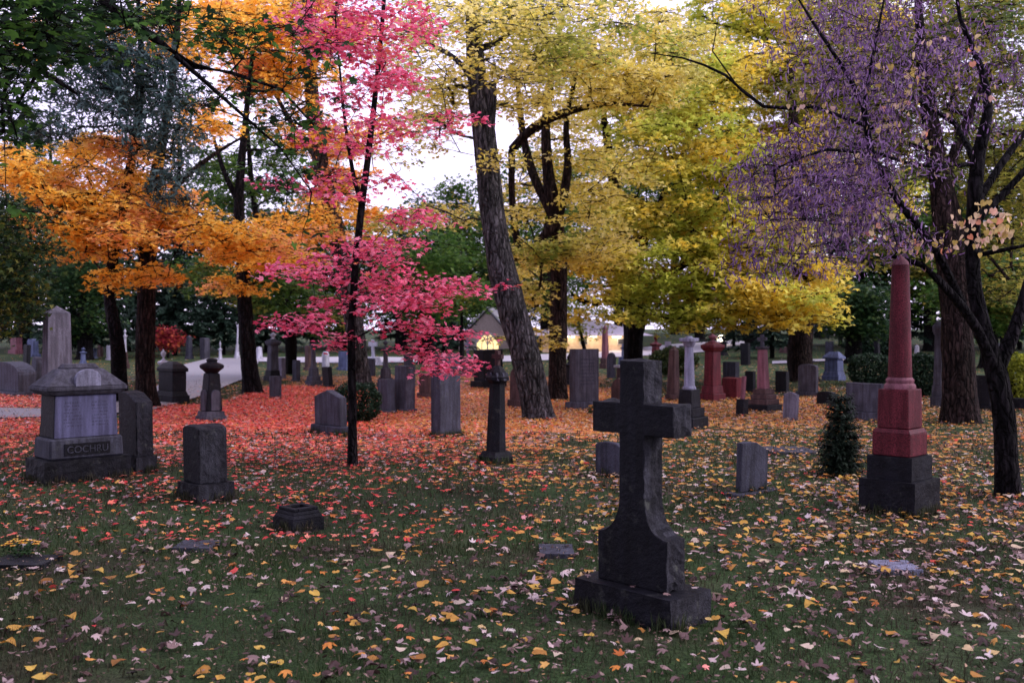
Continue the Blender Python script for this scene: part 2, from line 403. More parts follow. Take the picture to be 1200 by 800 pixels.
def conifer(name, label, cat, base, H, Rb, leafm, group=None, first=.8, r=.16, dens=1.0, nl=.34):
    root = empty(name, base, 0, label, cat, group); tb = MB()
    pp = [Vector((0, 0, -.1 + i * (H + .1) / 12)) for i in range(13)]; tube(tb, pp, [r * (1 - i / 12.6) for i in range(13)], 8, .1, H)
    br = MB(); Cn = []; Rt = []; S = []
    z = first
    while z < H * .985:
        f = (z - first) / (H - first); rl = Rb * (1 - f) ** .8 * random.uniform(.75, 1.1) + .12
        nb = max(4, int(9 * dens * (1 - f * .5)))
        a0 = random.uniform(0, 6.28)
        for k in range(nb):
            a = a0 + 2 * math.pi * k / nb + random.uniform(-.2, .2); l = rl * random.uniform(.75, 1.15)
            d = Vector((math.cos(a), math.sin(a), 0)); p0 = Vector((0, 0, z)); p1 = p0 + d * l * .5 + Vector((0, 0, -.06 * l)); p2 = p0 + d * l + Vector((0, 0, -.22 * l + .05))
            tube(br, [p0, p1, p2], [.02, .014, .005], 3)
            m = max(4, int(l / nl * 13))
            for q in range(m):
                s = random.uniform(.12, 1.02); p = (p0 * (1 - s) ** 2 + p1 * 2 * s * (1 - s) + p2 * s * s)
                aa = a + random.choice((-1, 1)) * random.uniform(.2, 1.1); el = random.uniform(-.75, .15)
                y = Vector((math.cos(aa) * math.cos(el), math.sin(aa) * math.cos(el), math.sin(el)))
                x = y.cross(Vector((random.uniform(-.4, .4), random.uniform(-.4, .4), 1))).normalized(); zz = x.cross(y)
                Rt.append(np.array([x, y, zz]).T); Cn.append(tuple(p + Vector((0, 0, random.uniform(-.06, .06))))); S.append(nl * random.uniform(.6, 1.2))
        z += max(.1, .34 * random.uniform(.8, 1.2) * (nl / .34))
    tb.build('trunk', B_DARK, root, True); br.build('branches', B_DARK, root)
    scatter('crown', Cn, np.array(S), NEEDLE * np.array([1.6, 1, 1]), leafm, root, rots=np.array(Rt))
    return root
def shrub(name, label, cat, base, rx, ry, h, leafm, n=4200, ls=.06, box=.5, group=None):
    root = empty(name, base, 0, label, cat, group)
    e = 2.0 + 2.5 * box
    V = rng.uniform(-1, 1, (n * 4, 3)); q = (np.abs(V) ** e).sum(1) ** (1 / e)
    V = V[(q < 1) & (q > .72)][:n]
    nn = np.array([1 + .16 * noise.noise(Vector(v * 2.2)) for v in V])
    V = V * nn[:, None] * np.array([rx, ry, h / 2]) + np.array([0, 0, h / 2 + .02]); V = V[V[:, 2] > .02]
    scatter('foliage', V, rng.uniform(.6, 1.3, len(V)) * ls, OVAL, leafm, root, 1.0)
    st = MB()
    for i in range(7):
        a = i * .9; tube(st, [Vector((0, 0, -.05)), Vector((math.cos(a) * rx * .3, math.sin(a) * ry * .3, h * .45)), Vector((math.cos(a) * rx * .6, math.sin(a) * ry * .6, h * .8))], [.03, .02, .008], 5)
    st.build('stems', B_DARK, root); return root

# ------------------------------------------------------------------ ground
def photo_px(x, y): return 600 + F * x / y, HZ + F * CAMH / y
def sst(a, b, v):
    t = min(1, max(0, (v - a) / (b - a))); return t * t * (3 - 2 * t)
def litter(x, y):
    """(cover 0..1, hue 0 red .. 1 yellow, pale share)"""
    if y < 2.5: return .12, .7, .6
    px, py = photo_px(x, y); nn = noise.noise(Vector((x * .5, y * .5, 0))); n2 = noise.noise(Vector((x * 1.7, y * 1.7, 4)))
    n3 = noise.noise(Vector((x * 4.3, y * 4.3, 7)))
    c = .10 + .06 * n2
    hue = .55 + .4 * n2; pale = .35
    if px < 640 and 495 < py < 640:
        c = .24 + .16 * nn + .22 * n2 + .16 * n3 + .34 * sst(575, 505, py) * sst(150, 260, px); hue = .04 + .38 * sst(380, 640, px) + .25 * n2; pale = .36
    if px >= 640 and 490 < py < 640: c = .27 + .18 * nn + .24 * n2 + .2 * n3 + .25 * sst(850, 1000, px) * sst(540, 580, py); hue = .62 + .35 * n2; pale = .45
    if py >= 640:
        c = .12 + .18 * max(0, n2) + .36 * max(0, n3) + .3 * sst(700, 1000, px) * sst(800, 640, py) + .28 * math.exp(-((px - 560) / 110) ** 2) * sst(640, 700, py) + .1 * max(0, nn); hue = .6 + .4 * n2 + .12 * sst(600, 1000, px); pale = .72
    lo = 506 + 14 * nn + 6 * n2
    up = 474 - 22 * sst(240, 330, px) 
    if 165 < px < 720 and up < py < lo: c = .97; hue = .08 + .45 * sst(300, 620, px) + .1 * n2; pale = .12
    if px <= 60 and (462 < py < 479 or 489 < py < 520): c = .75; hue = .12; pale = .2
    if 720 <= px < 1200 and 466 < py < 500 + 8 * nn: c = .72 - .4 * sst(980, 1050, px) - .25 * sst(486, 504, py) + .3 * n2; hue = .62 + .2 * n2; pale = .25
    if 330 < px < 700 and 440 < py <= up: c = .55 + .3 * n2; hue = .5
    if py < 455 and px > 700: c = .05 + .06 * n2
    if py < 440: c = .04 + .06 * n2; hue = .7
    if py < 425: c = .015
    return max(0, min(1, c)), max(0, min(1, hue)), pale
ys = list(np.arange(-6, 3, 1.0)) + list(np.arange(3, 30, .3)) + list(np.arange(30, 60, .8)) + list(np.arange(60, 130, 3)) + [150, 200, 300, 500, 900]
us = list(np.linspace(-1, 1, 121))
V = []; at1 = []; at2 = []
for y in ys:
    for u in us:
        x = u * max(14, abs(y) * 1.0 + 8) if y < 130 else u * y * 1.3
        kk = sst(9, 15, y) if y < 130 else 0
        V.append((x, y, gz(x, y) + .012 * noise.noise(Vector((x * 1.5, y * 1.5, 9))))); c, h, p = litter(x, y) if y < 130 else (0, 0, 0)
        at1.append(c * kk); at2.append(h)
Fc = []; nx = len(us)
for j in range(len(ys) - 1):
    for i in range(nx - 1):
        a = j * nx + i; Fc.append((a, a + 1, a + 1 + nx, a + nx))
me = bpy.data.meshes.new('ground'); me.from_pydata(V, [], Fc)
for nm, arr in (('litter', at1), ('hue', at2)):
    A = me.attributes.new(nm, 'FLOAT', 'POINT'); A.data.foreach_set('value', np.array(arr, np.float32))
me.polygons.foreach_set('use_smooth', [True] * len(Fc))
m, n, b = newmat('lawn with leaf litter'); geo = n.nodes.new('ShaderNodeNewGeometry')
def attr(nm):
    a = n.nodes.new('ShaderNodeAttribute'); a.attribute_name = nm; return a.outputs['Fac']
n1 = noise_n(n, .9, 6, geo.outputs['Position']); c1 = ramp(n, [(.3, (.018, .03, .012)), (.5, (.03, .055, .018)), (.7, (.045, .06, .026))]); n.links.new(n1.outputs[0], c1.inputs[0])
n2 = noise_n(n, 40, 4, geo.outputs['Position']); c2 = ramp(n, [(.3, (.5,) * 3), (.7, (1.4,) * 3)]); n.links.new(n2.outputs[0], c2.inputs[0])
grass_c = mix(n, 1., c1.outputs[0], c2.outputs[0], 'MULTIPLY')
n6 = noise_n(n, .55, 4, geo.outputs['Position']); c6 = ramp(n, [(.52, (0,) * 3), (.66, (.55,) * 3)]); n.links.new(n6.outputs[0], c6.inputs[0])
grass_c = mix(n, c6.outputs[0], grass_c, (.045, .03, .026))
vo = n.nodes.new('ShaderNodeTexVoronoi'); vo.inputs['Scale'].default_value = 11; n.links.new(geo.outputs['Position'], vo.inputs['Vector'])
sp = n.nodes.new('ShaderNodeSeparateColor'); n.links.new(vo.outputs['Color'], sp.inputs[0])
redr = ramp(n, [(0, (.34, .03, .03)), (.4, (.58, .1, .06)), (.75, (.66, .17, .09)), (1, (.55, .24, .22))]); n.links.new(sp.outputs[0], redr.inputs[0])
yelr = ramp(n, [(0, (.35, .13, .04)), (.4, (.5, .26, .05)), (.75, (.55, .38, .08)), (1, (.45, .36, .32))]); n.links.new(sp.outputs[0], yelr.inputs[0])
lc = mix(n, attr('hue'), redr.outputs[0], yelr.outputs[0]); 
cmp_ = n.nodes.new('ShaderNodeMath'); cmp_.operation = 'LESS_THAN'; n.links.new(sp.outputs[1], cmp_.inputs[0]); n.links.new(attr('litter'), cmp_.inputs[1])
fin = mix(n, cmp_.outputs[0], grass_c, mix(n, 1., lc, c2.outputs[0], 'MULTIPLY'))
n.links.new(fin, b.inputs['Base Color']); b.inputs['Roughness'].default_value = .95; b.inputs['Specular IOR Level'].default_value = .1
bp = n.nodes.new('ShaderNodeBump'); bp.inputs['Distance'].default_value = .03; n.links.new(n2.outputs[0], bp.inputs['Height']); n.links.new(bp.outputs[0], b.inputs['Normal'])
me.materials.append(m); gr = bpy.data.objects.new('ground', me); col.objects.link(gr); tag(gr, kind='structure')

def sheet(name, pix, mat, lift=.012, kind='structure'):
    pts = [G(a, b) for a, b in pix]; bm = bmesh.new(); vs_ = [bm.verts.new(p) for p in pts]; f = bm.faces.new(vs_)
    bmesh.ops.triangulate(bm, faces=[f]); 
    for it in range(4):
        es = [e for e in bm.edges if e.calc_length() > 1.2]
        if es: bmesh.ops.subdivide_edges(bm, edges=es, cuts=1); bmesh.ops.triangulate(bm, faces=bm.faces[:])
    for v in bm.verts: v.co.z = gz(v.co.x, v.co.y) + .03 + lift
    for f in bm.faces:
        if f.normal.z < 0: f.normal_flip()
    me = bpy.data.meshes.new(name); bm.to_mesh(me); bm.free(); me.materials.append(mat)
    o = bpy.data.objects.new(name, me); col.objects.link(o); tag(o, kind=kind); return o
ASPH = plain('pale asphalt', (.2, .19, .2), .8, bump=.3, scale=25)
CONC = plain('light concrete', (.34, .32, .34), .8, bump=.2, scale=12)
sheet('path', [(-120, 479), (0, 480), (60, 481), (130, 474), (170, 462), (205, 442), (215, 428), (244, 420.5), (305, 420), (300, 432), (292, 443), (262, 455), (222, 470), (180, 482), (90, 490), (0, 492), (-120, 492)], ASPH)
sheet('road', [(285, 419), (560, 419), (700, 413), (800, 403), (880, 397.5), (900, 398), (878, 406), (812, 414), (700, 420), (560, 425), (420, 426), (285, 424)], CONC)
sheet('road', [(905, 424), (990, 421), (1060, 421.5), (1060, 423), (990, 423), (905, 427)], CONC)

# ------------------------------------------------------------------ grass and fallen leaves
def field(y0, y1, dens, cell=.5, wfun=None, fov=.56):
    pts = []
    for y in np.arange(y0, y1, cell):
        X = fov * (y + cell) + .4
        for x in np.arange(-X, X, cell):
            d = dens if wfun is None else dens * wfun(x + cell / 2, y + cell / 2)
            k = rng.poisson(d * cell * cell)
            if k: pts.append(np.stack([x + rng.uniform(0, cell, k), y + rng.uniform(0, cell, k)], 1))
    return np.concatenate(pts) if pts else np.zeros((0, 2))
def with_z(p, dz=0): return np.stack([p[:, 0], p[:, 1], np.array([gz(a, b) for a, b in p]) + dz], 1)
def gw(x, y):
    n1_ = noise.noise(Vector((x * .9, y * .9, 2))); c, h, q = litter(x, y)
    return max(.05, (.75 + 1.1 * n1_) * (1 - .85 * c))
FOOT = []
GRASS = leafmat('grass blades', [(0, (.024, .04, .014)), (.5, (.038, .066, .021)), (.85, (.06, .08, .032)), (1, (.13, .11, .07))], .3,
                patch=[(0, (.035, .033, .02)), (1, (.075, .065, .042))], patch_scale=.7, rough=.6, pr=(.44, .58))
bl = poly_leaf([(-.5, 0, 0), (-.28, .6, .05), (.12, 1, .2), (.42, .5, .05), (.5, 0, 0)])
def blades(y0, y1, dens, h, wd):
    p = with_z(field(y0, y1, dens, .4, gw), 0); k = len(p)
    t = bl * np.array([wd / h, 1, 1]); sz = rng.uniform(.5, 1.25, k) * h
    return p, sz, t
for y0, y1, dn, h, wd in ((2.9, 7.0, 2600, .048, .0045), (7.0, 13.0, 1000, .05, .008), (13, 30, 170, .055, .018)):
    p, sz, t = blades(y0, y1, dn, h, wd)
    o = scatter('grass', p, sz, t, GRASS, None, .45, True); tag(o, 'short dark green grass of the graveyard lawn', 'grass', kind='stuff')
LM = dict(
    red=leafmat('fallen red leaves', [(0, (.4, .02, .03)), (.3, (.7, .06, .06)), (.6, (.85, .14, .1)), (.85, (.88, .27, .16)), (1, (.75, .32, .32))], .25),
    yellow=leafmat('fallen yellow leaves', [(0, (.25, .1, .03)), (.35, (.5, .25, .05)), (.7, (.62, .4, .08)), (.85, (.55, .42, .28)), (1, (.6, .48, .38))], .25),
    orange=leafmat('fallen orange leaves', [(0, (.4, .1, .03)), (.5, (.66, .24, .05)), (1, (.72, .42, .12))], .25),
    pale=leafmat('dry pale leaves', [(0, (.03, .018, .018)), (.4, (.1, .055, .05)), (.66, (.26, .17, .16)), (.88, (.46, .34, .33)), (1, (.62, .52, .5))], .15))
buck = {k: [] for k in LM}
def near_cover(x, y): return litter(x, y)[0]
for y0, y1, dn in ((2.9, 14.5, 330), (14.5, 27, 330), (27, 62, 60)):
    q = field(y0, y1, dn, .4, near_cover)
    for x, y in q:
        c, h, pl = litter(x, y); u = random.random(); hh = h + random.gauss(0, .2)
        k = 'pale' if u < pl else ('red' if hh < .3 else 'orange' if hh < .58 else 'yellow')
        buck[k].append((x, y))
crumbs = with_z(field(2.9, 13, 330, .5, lambda x, y: .25 + 1.2 * max(0, noise.noise(Vector((x * 1.3, y * 1.3, 3)))) + litter(x, y)[0]), .022)
crumbs[:, 2] += rng.uniform(0, .02, len(crumbs))
o = scatter('leaf_fragments', crumbs, rng.uniform(.012, .034, len(crumbs)), OVAL, leafmat('leaf fragments', [(0, (.03, .018, .015)), (.5, (.12, .07, .055)), (.85, (.3, .2, .18)), (1, (.45, .25, .06))], .1), None, .5, curl=.5); tag(o, 'small brown leaf fragments strewn through the grass', 'leaf litter', kind='stuff')
FL = {'red': 'scattered red and rust maple leaves fallen on the lawn', 'yellow': 'yellow leaves fallen on the lawn', 'orange': 'orange leaves fallen on the lawn', 'pale': 'dry pale brown leaves fallen on the lawn'}
for k, q in buck.items():
    q = np.array(q); p = with_z(q, 0); near = p[:, 1] < 13
    for sel, tm, lift in ((near, MAPLE, .028), (~near, MAPLE_S, .03)):
        c = p[sel]; c[:, 2] += lift + rng.uniform(0, .02, len(c))
        o = scatter('fallen_leaves', c, (.042 + .078 * rng.beta(1.5, 2.2, len(c))) * (.8 if k == 'yellow' else 1), tm if k != 'yellow' else (HEART if tm is MAPLE else STAR), LM[k], None, .22, False, curl=.75 if k == 'pale' else .42)
        if o: tag(o, FL[k], 'fallen leaves', kind='stuff')

exec_stones = True
# ------------------------------------------------------------------ monuments
AX = (.692, -.722); BX = (-.722, -.692); TH = math.atan2(-.722, .692)
def fit(pl, pr, pb, pt, pc=None, ratio=.45):
    """footprint whose nearest corner stands at (pc, pb): position, size along A, size along B, height"""
    def solve(pcx):
        c = G(pcx, pb); ul = (pl - 600) / F; ur = (pr - 600) / F
        s = (c.x - ul * c.y) / (AX[0] - ul * AX[1]); t = (c.x - ur * c.y) / (BX[0] - ur * BX[1])
        return c, max(.02, s), max(.02, t)
    if pc is None:   # choose the corner that gives the wanted depth : width
        lo, hi = pl + .01, pr - .01
        for _ in range(24):
            md = (lo + hi) / 2; c, s, t = solve(md)
            if t / s > ratio: lo = md
            else: hi = md
        pc = (lo + hi) / 2
    c, s, t = solve(pc)
    r = ray(pc, pt); H = CAMH + r.z / r.y * c.y - c.z
    cen = c - Vector((AX[0], AX[1], 0)) * (s / 2) - Vector((BX[0], BX[1], 0)) * (t / 2)
    cen.z = gz(cen.x, cen.y); return cen, s, t, H
def nz3(p, f, a, sd=0):
    return a * (noise.noise(Vector((p[0] * f + sd, p[1] * f, p[2] * f))) + .55 * noise.noise(Vector((p[0] * f * 2.7, p[1] * f * 2.7 + sd, p[2] * f * 2.7))))
def box(w, d, z0, z1, w1=None, d1=None, bev=.008, rough=0, x=0, y=0):
    w1 = w if w1 is None else w1; d1 = d if d1 is None else d1
    mb = MB(); bm = bmesh.new(); q = [(-1, -1), (1, -1), (1, 1), (-1, 1)]
    lo = [bm.verts.new((x + a * w / 2, y + b_ * d / 2, z0)) for a, b_ in q]; hi = [bm.verts.new((x + a * w1 / 2, y + b_ * d1 / 2, z1)) for a, b_ in q]
    bm.faces.new(lo[::-1]); bm.faces.new(hi)
    for i in range(4): bm.faces.new((lo[i], lo[(i + 1) % 4], hi[(i + 1) % 4], hi[i]))
    bv = min(bev, .2 * min(w, d, max(w1, .01), max(d1, .01), abs(z1 - z0)))
    if rough:
        m_ = max(w, d, z1 - z0); cuts = max(3, min(14, int(m_ / .035)))
        bmesh.ops.subdivide_edges(bm, edges=bm.edges[:], cuts=cuts, use_grid_fill=True)
        for v in bm.verts:
            p = v.co.copy(); edge = 1.0
            v.co.x += nz3(p, 9, rough) * edge; v.co.y += nz3(p, 9, rough, 5) * edge
            if p.z > z0 + .01: v.co.z += nz3(p, 9, rough * .4, 9)
    elif bv > .0015 and w1 > .03 and d1 > .03:
        bmesh.ops.bevel(bm, geom=bm.edges[:], offset=bv, segments=1, affect='EDGES')
    bm.verts.index_update(); mb.add([v.co for v in bm.verts], [[v.index for v in f.verts] for f in bm.faces]); bm.free(); return mb
def prof(pts, d, rough=0, ch=.008, y=0, seg=.035):
    """closed outline (x, z), counter-clockwise, extruded along y with chamfered rims"""
    P2 = []
    n_ = len(pts)
    for i in range(n_):
        a, b_ = Vector(pts[i]), Vector(pts[(i + 1) % n_]); k = max(1, int((b_ - a).length / seg)) if rough else 1
        for j in range(k): P2.append(a + (b_ - a) * j / k)
    n_ = len(P2); N = []
    for i in range(n_):
        t = (P2[(i + 1) % n_] - P2[i - 1]); t = t.normalized() if t.length > 1e-9 else Vector((1, 0)); N.append(Vector((t.y, -t.x)))
    ch = min(ch, d * .2); ky = max(2, int(d / .03)) if rough else 1
    yl = [(-d / 2, -ch, 0)] + [(-d / 2 + ch + (d - 2 * ch) * j / ky, 0, 1 if 0 < j < ky else .3) for j in range(ky + 1)] + [(d / 2, -ch, 0)]
    V = []; Fs = []
    for yy, off, rf in yl:
        for i in range(n_):
            p = P2[i] + N[i] * off
            if rough and rf: 
                k = nz3((p.x, yy, p.y), 11, rough) * rf; p = p + N[i] * k
            V.append((p.x, y + yy, p.y))
    m_ = len(yl)
    for j in range(m_ - 1):
        for i in range(n_):
            a = j * n_ + i; b_ = j * n_ + (i + 1) % n_; Fs.append((a, b_, b_ + n_, a + n_))
    Fs.append(tuple(range(n_))[::-1]); Fs.append(tuple(range((m_ - 1) * n_, m_ * n_)))
    Fs = [f[::-1] for f in Fs]
    mb = MB(); mb.add(V, Fs); return mb
def lathe(rz, n_=24, x=0, y=0, sq=1.0):
    V = []; Fs = []
    for r, z in rz:
        for k in range(n_):
            a = 2 * math.pi * k / n_ + math.pi / n_; V.append((x + r * math.cos(a), y + r * math.sin(a) * sq, z))
    for j in range(len(rz) - 1):
        for k in range(n_):
            a = j * n_ + k; b_ = j * n_ + (k + 1) % n_; Fs.append((a, b_, b_ + n_, a + n_))
    Fs.append(tuple(range(n_))[::-1]); Fs.append(tuple(range((len(rz) - 1) * n_, len(rz) * n_)))
    mb = MB(); mb.add(V, Fs); return mb
def arc(cx, cz, r, a0, a1, n_=10, rz=None):
    rz = rz or r
    return [(cx + r * math.cos(R(a0 + (a1 - a0) * i / n_)), cz + rz * math.sin(R(a0 + (a1 - a0) * i / n_))) for i in range(n_ + 1)]
def outline(w, z0, z1, top):
    h = z1 - z0; x = w / 2
    if top == 'round': t = arc(0, z1 - min(x, h * .5), x, 0, 180, 14, min(x, h * .5))
    elif top == 'low': k = w * .14; t = arc(0, z1 - k, x, 0, 180, 14, k)
    elif top == 'serp': k = w * .13; t = [(x, z1 - k), (x * .8, z1 - k * .95)] + arc(0, z1 - k, x * .62, 40, 140, 8, k) + [(-x * .8, z1 - k * .95), (-x, z1 - k)]
    elif top == 'peak': k = w * .16; t = [(x, z1 - k), (0, z1), (-x, z1 - k)]
    elif top == 'gothic': k = w * .55; t = [(x, z1 - k), (x * .8, z1 - k * .5), (x * .45, z1 - k * .18), (0, z1), (-x * .45, z1 - k * .18), (-x * .8, z1 - k * .5), (-x, z1 - k)]
    elif top == 'should': k = w * .2; t = [(x, z1 - k)] + [(x * .72, z1 - k)] + arc(0, z1 - k, x * .6, 0, 180, 8, k) + [(-x * .72, z1 - k), (-x, z1 - k)]
    elif top == 'drop': t = [(x, z1 - w * .22), (x * .1, z1 - w * .03), (-x * .6, z1), (-x, z1 - w * .02)]
    else: t = [(x, z1), (-x, z1)]
    return [(-x, z0), (x, z0)] + t
def crossmb(w, d, z0, z1, t=.3, bar=.62):
    a = w * t / 2; h = z1 - z0; zb = z0 + h * bar; bt = w * t
    return prof([(-a, z0), (a, z0), (a, zb), (w / 2, zb), (w / 2, zb + bt), (a, zb + bt), (a, z1), (-a, z1), (-a, zb + bt), (-w / 2, zb + bt), (-w / 2, zb), (-a, zb)], d, ch=.006)
def urn(z0, z1, r):
    h = z1 - z0
    return lathe([(r * .75, z0), (r * .75, z0 + .07 * h), (r * .3, z0 + .16 * h), (r * .3, z0 + .22 * h), (r * .8, z0 + .42 * h), (r, z0 + .6 * h), (r * .9, z0 + .7 * h), (r * .55, z0 + .75 * h), (r * .6, z0 + .79 * h), (r * .3, z0 + .88 * h), (r * .2, z0 + .92 * h), (r * .18, z0 + .97 * h), (.005, z1)], 20)
MU = lambda *ms: [m_ for m_ in ms]
def merge(*mbs):
    r = MB()
    for k in mbs: r.add(k.v, k.f)
    return r
# each type returns [(part name, mesh, material key or None, smooth)]
def t_slab(W, D, H, top='flat', bh=.14, bw=.82, bd=.62, rough=0, bmat=None, inscr=False):
    z = bh * H if bh < 1 else bh
    L_ = [('base', box(W, D, -.05, z, bev=.012, rough=rough * .8), bmat, False),
          ('tablet', prof(outline(W * bw, z + .002, H, top), D * bd, rough, .01), None, False)]
    if inscr: M['inscr'] = engrave(stone('inscribed grey stone', (.06, .055, .068), .85, .5, .3, .3, seed=2), [(-W * .26, W * .26)], z + (H - z) * .3, z + (H - z) * .85, .07, .2); L_[1] = L_[1][:2] + ('inscr', False)
    return L_
def lines_mb(w, z0, z1, y, k):
    m_ = MB()
    for i in range(k):
        z = z0 + (z1 - z0) * i / max(1, k - 1); x = -w / 2 * random.uniform(.6, 1); e = -x
        while x < e:
            l = random.uniform(.02, .05); hh = .011
            a = [(x, y, z), (x + l, y, z), (x + l, y, z + hh), (x, y, z + hh)]; m_.add(a, [(0, 1, 2, 3)]); x += l + .012
    return m_
def t_tablet(W, D, H, top='flat', rough=0, foot=0):
    L_ = [('tablet', prof(outline(W, -.05, H, top), D, rough, .008), None, False)]
    if foot: L_.insert(0, ('base', box(W * foot, D * (1 + (foot - 1) * 2.2), -.04, .045, bev=.01), 'mid', False))
    return L_
def t_obelisk(W, D, H, bmat=None, k=.5, steps=2, stout=False):
    if stout: return [('base', box(W, D, -.05, .1 * H, bev=.012), bmat, False), ('shaft', box(W * .93, D * .93, .102 * H, H * .945, W * .76, D * .76), None, False), ('apex', box(W * .76, D * .76, H * .945 + .002, H, .01, .01, bev=0), None, False)]
    L_ = [('base', box(W, D, -.05, .12 * H, bev=.012), bmat, False)]; z = .12 * H; w = .8
    if steps > 1: L_.append(('plinth', box(W * .8, D * .8, z + .002, .24 * H, bev=.01), bmat, False)); z = .24 * H; w = .62
    L_.append(('shaft', box(W * w, D * w, z + .002, H * .93, W * w * .74, D * w * .74), None, False))
    L_.append(('apex', box(W * w * .74, D * w * .74, H * .93 + .002, H, .01, .01, bev=0), None, False)); return L_
def t_urnped(W, D, H, bmat=None, u=.24, um=None, capk=.9):
    h = H * (1 - u)
    L_ = [('base', box(W, D, -.05, .13 * h, bev=.012), bmat, False), ('plinth', box(W * .84, D * .84, .13 * h + .002, .26 * h, W * .76, D * .76), bmat, False),
          ('die', box(W * .66, D * .66, .26 * h + .002, .84 * h, W * .58, D * .58), None, False),
          ('cap', merge(box(W * .66, D * .66, .84 * h + .002, .9 * h, W * capk, D * capk, bev=0), box(W * capk, D * capk, .902 * h, .95 * h), box(W * capk * .9, D * capk * .9, .952 * h, h, W * .3, D * .3, bev=0)), None, False)]
    if u > 0: L_.append(('urn', urn(h + .001, H, W * .26), um, True))
    return L_
def t_column(W, D, H, bmat=None, urn_=False, shaft=None):
    hs = H * (.85 if urn_ else 1); r = W * .2
    L_ = [('base', box(W, D, -.05, .12 * H, bev=.012), bmat, False), ('plinth', box(W * .8, D * .8, .12 * H + .002, .22 * H), bmat, False),
          ('die', box(W * .62, D * .62, .22 * H + .002, .42 * H, W * .54, D * .54), bmat, False),
          ('shaft', lathe([(r * 1.25, .42 * H + .002), (r * 1.25, .44 * H), (r, .46 * H), (r * .8, hs * .88)], 20), shaft, True),
          ('capital', merge(lathe([(r * .8, hs * .88 + .002), (r * 1.2, hs * .93), (r * 1.25, hs * .94)], 20), box(r * 2.7, r * 2.7, hs * .941, hs * .98), lathe([(r * .8, hs * .981), (r * .5, hs)], 16)), shaft, False)]
    if urn_: L_.append(('urn', urn(hs + .001, H, r * .9), shaft, True))
    return L_
def t_crossped(W, D, H, c=.35, bmat=None, steps=2, cm=None):
    h = H * (1 - c); L_ = []; z = -.05; w = 1
    for i in range(steps):
        z1 = h * (i + 1) * .16; L_.append(('base' if i == 0 else 'step', box(W * w, D * w, z + (.002 if i else 0), z1, bev=.012), bmat, False)); z = z1; w *= .82
    L_.append(('die', box(W * w, D * w, z + .002, h, W * w * .8, D * w * .8), None, False))
    L_.append(('cross', crossmb(W * .62, D * .16, h + .002, H), cm, False)); return L_
def t_tomb(W, D, H, bmat=None, panel='marble'):
    return [('base', box(W, D, -.05, .16 * H, bev=.015), bmat, False), ('plinth', box(W * .92, D * .92, .16 * H + .002, .3 * H, W * .84, D * .84), bmat, False),
            ('die', box(W * .78, D * .78, .3 * H + .002, .74 * H, W * .74, D * .74), panel, False),
            ('roof', merge(box(W * .96, D * .96, .74 * H + .002, .8 * H), box(W * .96, D * .96, .802 * H, H, W * .5, D * .2, bev=0)), None, False)]
def t_wedge(W, D, H):
    return [('base', box(W, D, -.04, .3 * H), None, False), ('tablet', box(W * .85, D * .8, .3 * H + .002, H, W * .8, D * .4), None, False)]
def hewn_sides(o):
    me = o.data; me.materials.append(M['hewn'])
    for p in me.polygons:
        if abs(p.normal.y) < .72 and p.normal.z < .75: p.material_index = 1
def place(name, label, cat, f, kind, mat, front='B', group=None, tilt=None, **kw):
    pl, pr, pb, pt = f[:4]; pc = f[4] if len(f) > 4 and f[4] else None; ratio = kw.pop('ratio', .45)
    if front == 'A' and pc is None: ratio = 1 / ratio
    cen, s, t, H = fit(pl, pr, pb, pt, pc, ratio)
    th = TH
    if front == 'A': th = TH + math.pi / 2; s, t = t, s
    root = empty(name, cen, th + R(random.uniform(-2, 2)), label, cat, group)
    root.rotation_euler[0] = R(random.gauss(0, 1.1) if tilt is None else tilt); root.rotation_euler[1] = R(random.gauss(0, .9))
    if cen.y < 16: FOOT.append((cen.copy(), s, t, th))
    for nm, mb, mk, sm in kind(s, t, H, **kw):
        o_ = mb.build(nm, M[mk or mat], root, sm, 35 if sm else None)
        if kw.get('rough'): hewn_sides(o_)
    return root, s, t, H

# --- the big stone cross, near right of centre
cen, s, t, H = fit(673, 833, 744, 424, 786)
root = empty('stone_cross', cen, TH, 'large dark stone cross with rough hewn edges and flared foot in the foreground', 'cross')
H = 1.42; FOOT.append((cen.copy(), s, t, TH))
hewn_sides(box(s, t, -.06, .178, rough=.011).build('base', M['dark'], root))
hw = .2425; nw = .088; aw = .285; at_ = .115
pts = [(-hw, .18), (hw, .18), (hw, .455)] + [(nw + (hw - nw) * (1 - math.sin(R(a))) , .455 + .215 * (1 - math.cos(R(a)))) for a in range(10, 91, 10)] + [(nw, 1.015), (aw, 1.015), (aw, 1.185), (nw - .003, 1.185), (nw - .003, 1.42)]
pts += [(-x, z) for x, z in pts[::-1][:-1]]
pts = pts[:-1] if pts[-1] == pts[0] else pts
cr_ = [(-hw, .18), (hw, .18)] + pts[2:]
seen = []; 
for q in cr_:
    if not seen or (abs(seen[-1][0] - q[0]) + abs(seen[-1][1] - q[1])) > 1e-5: seen.append(q)
hewn_sides(prof(seen, .165, rough=.02, ch=.004, seg=.026).build('cross', M['dark'], root))

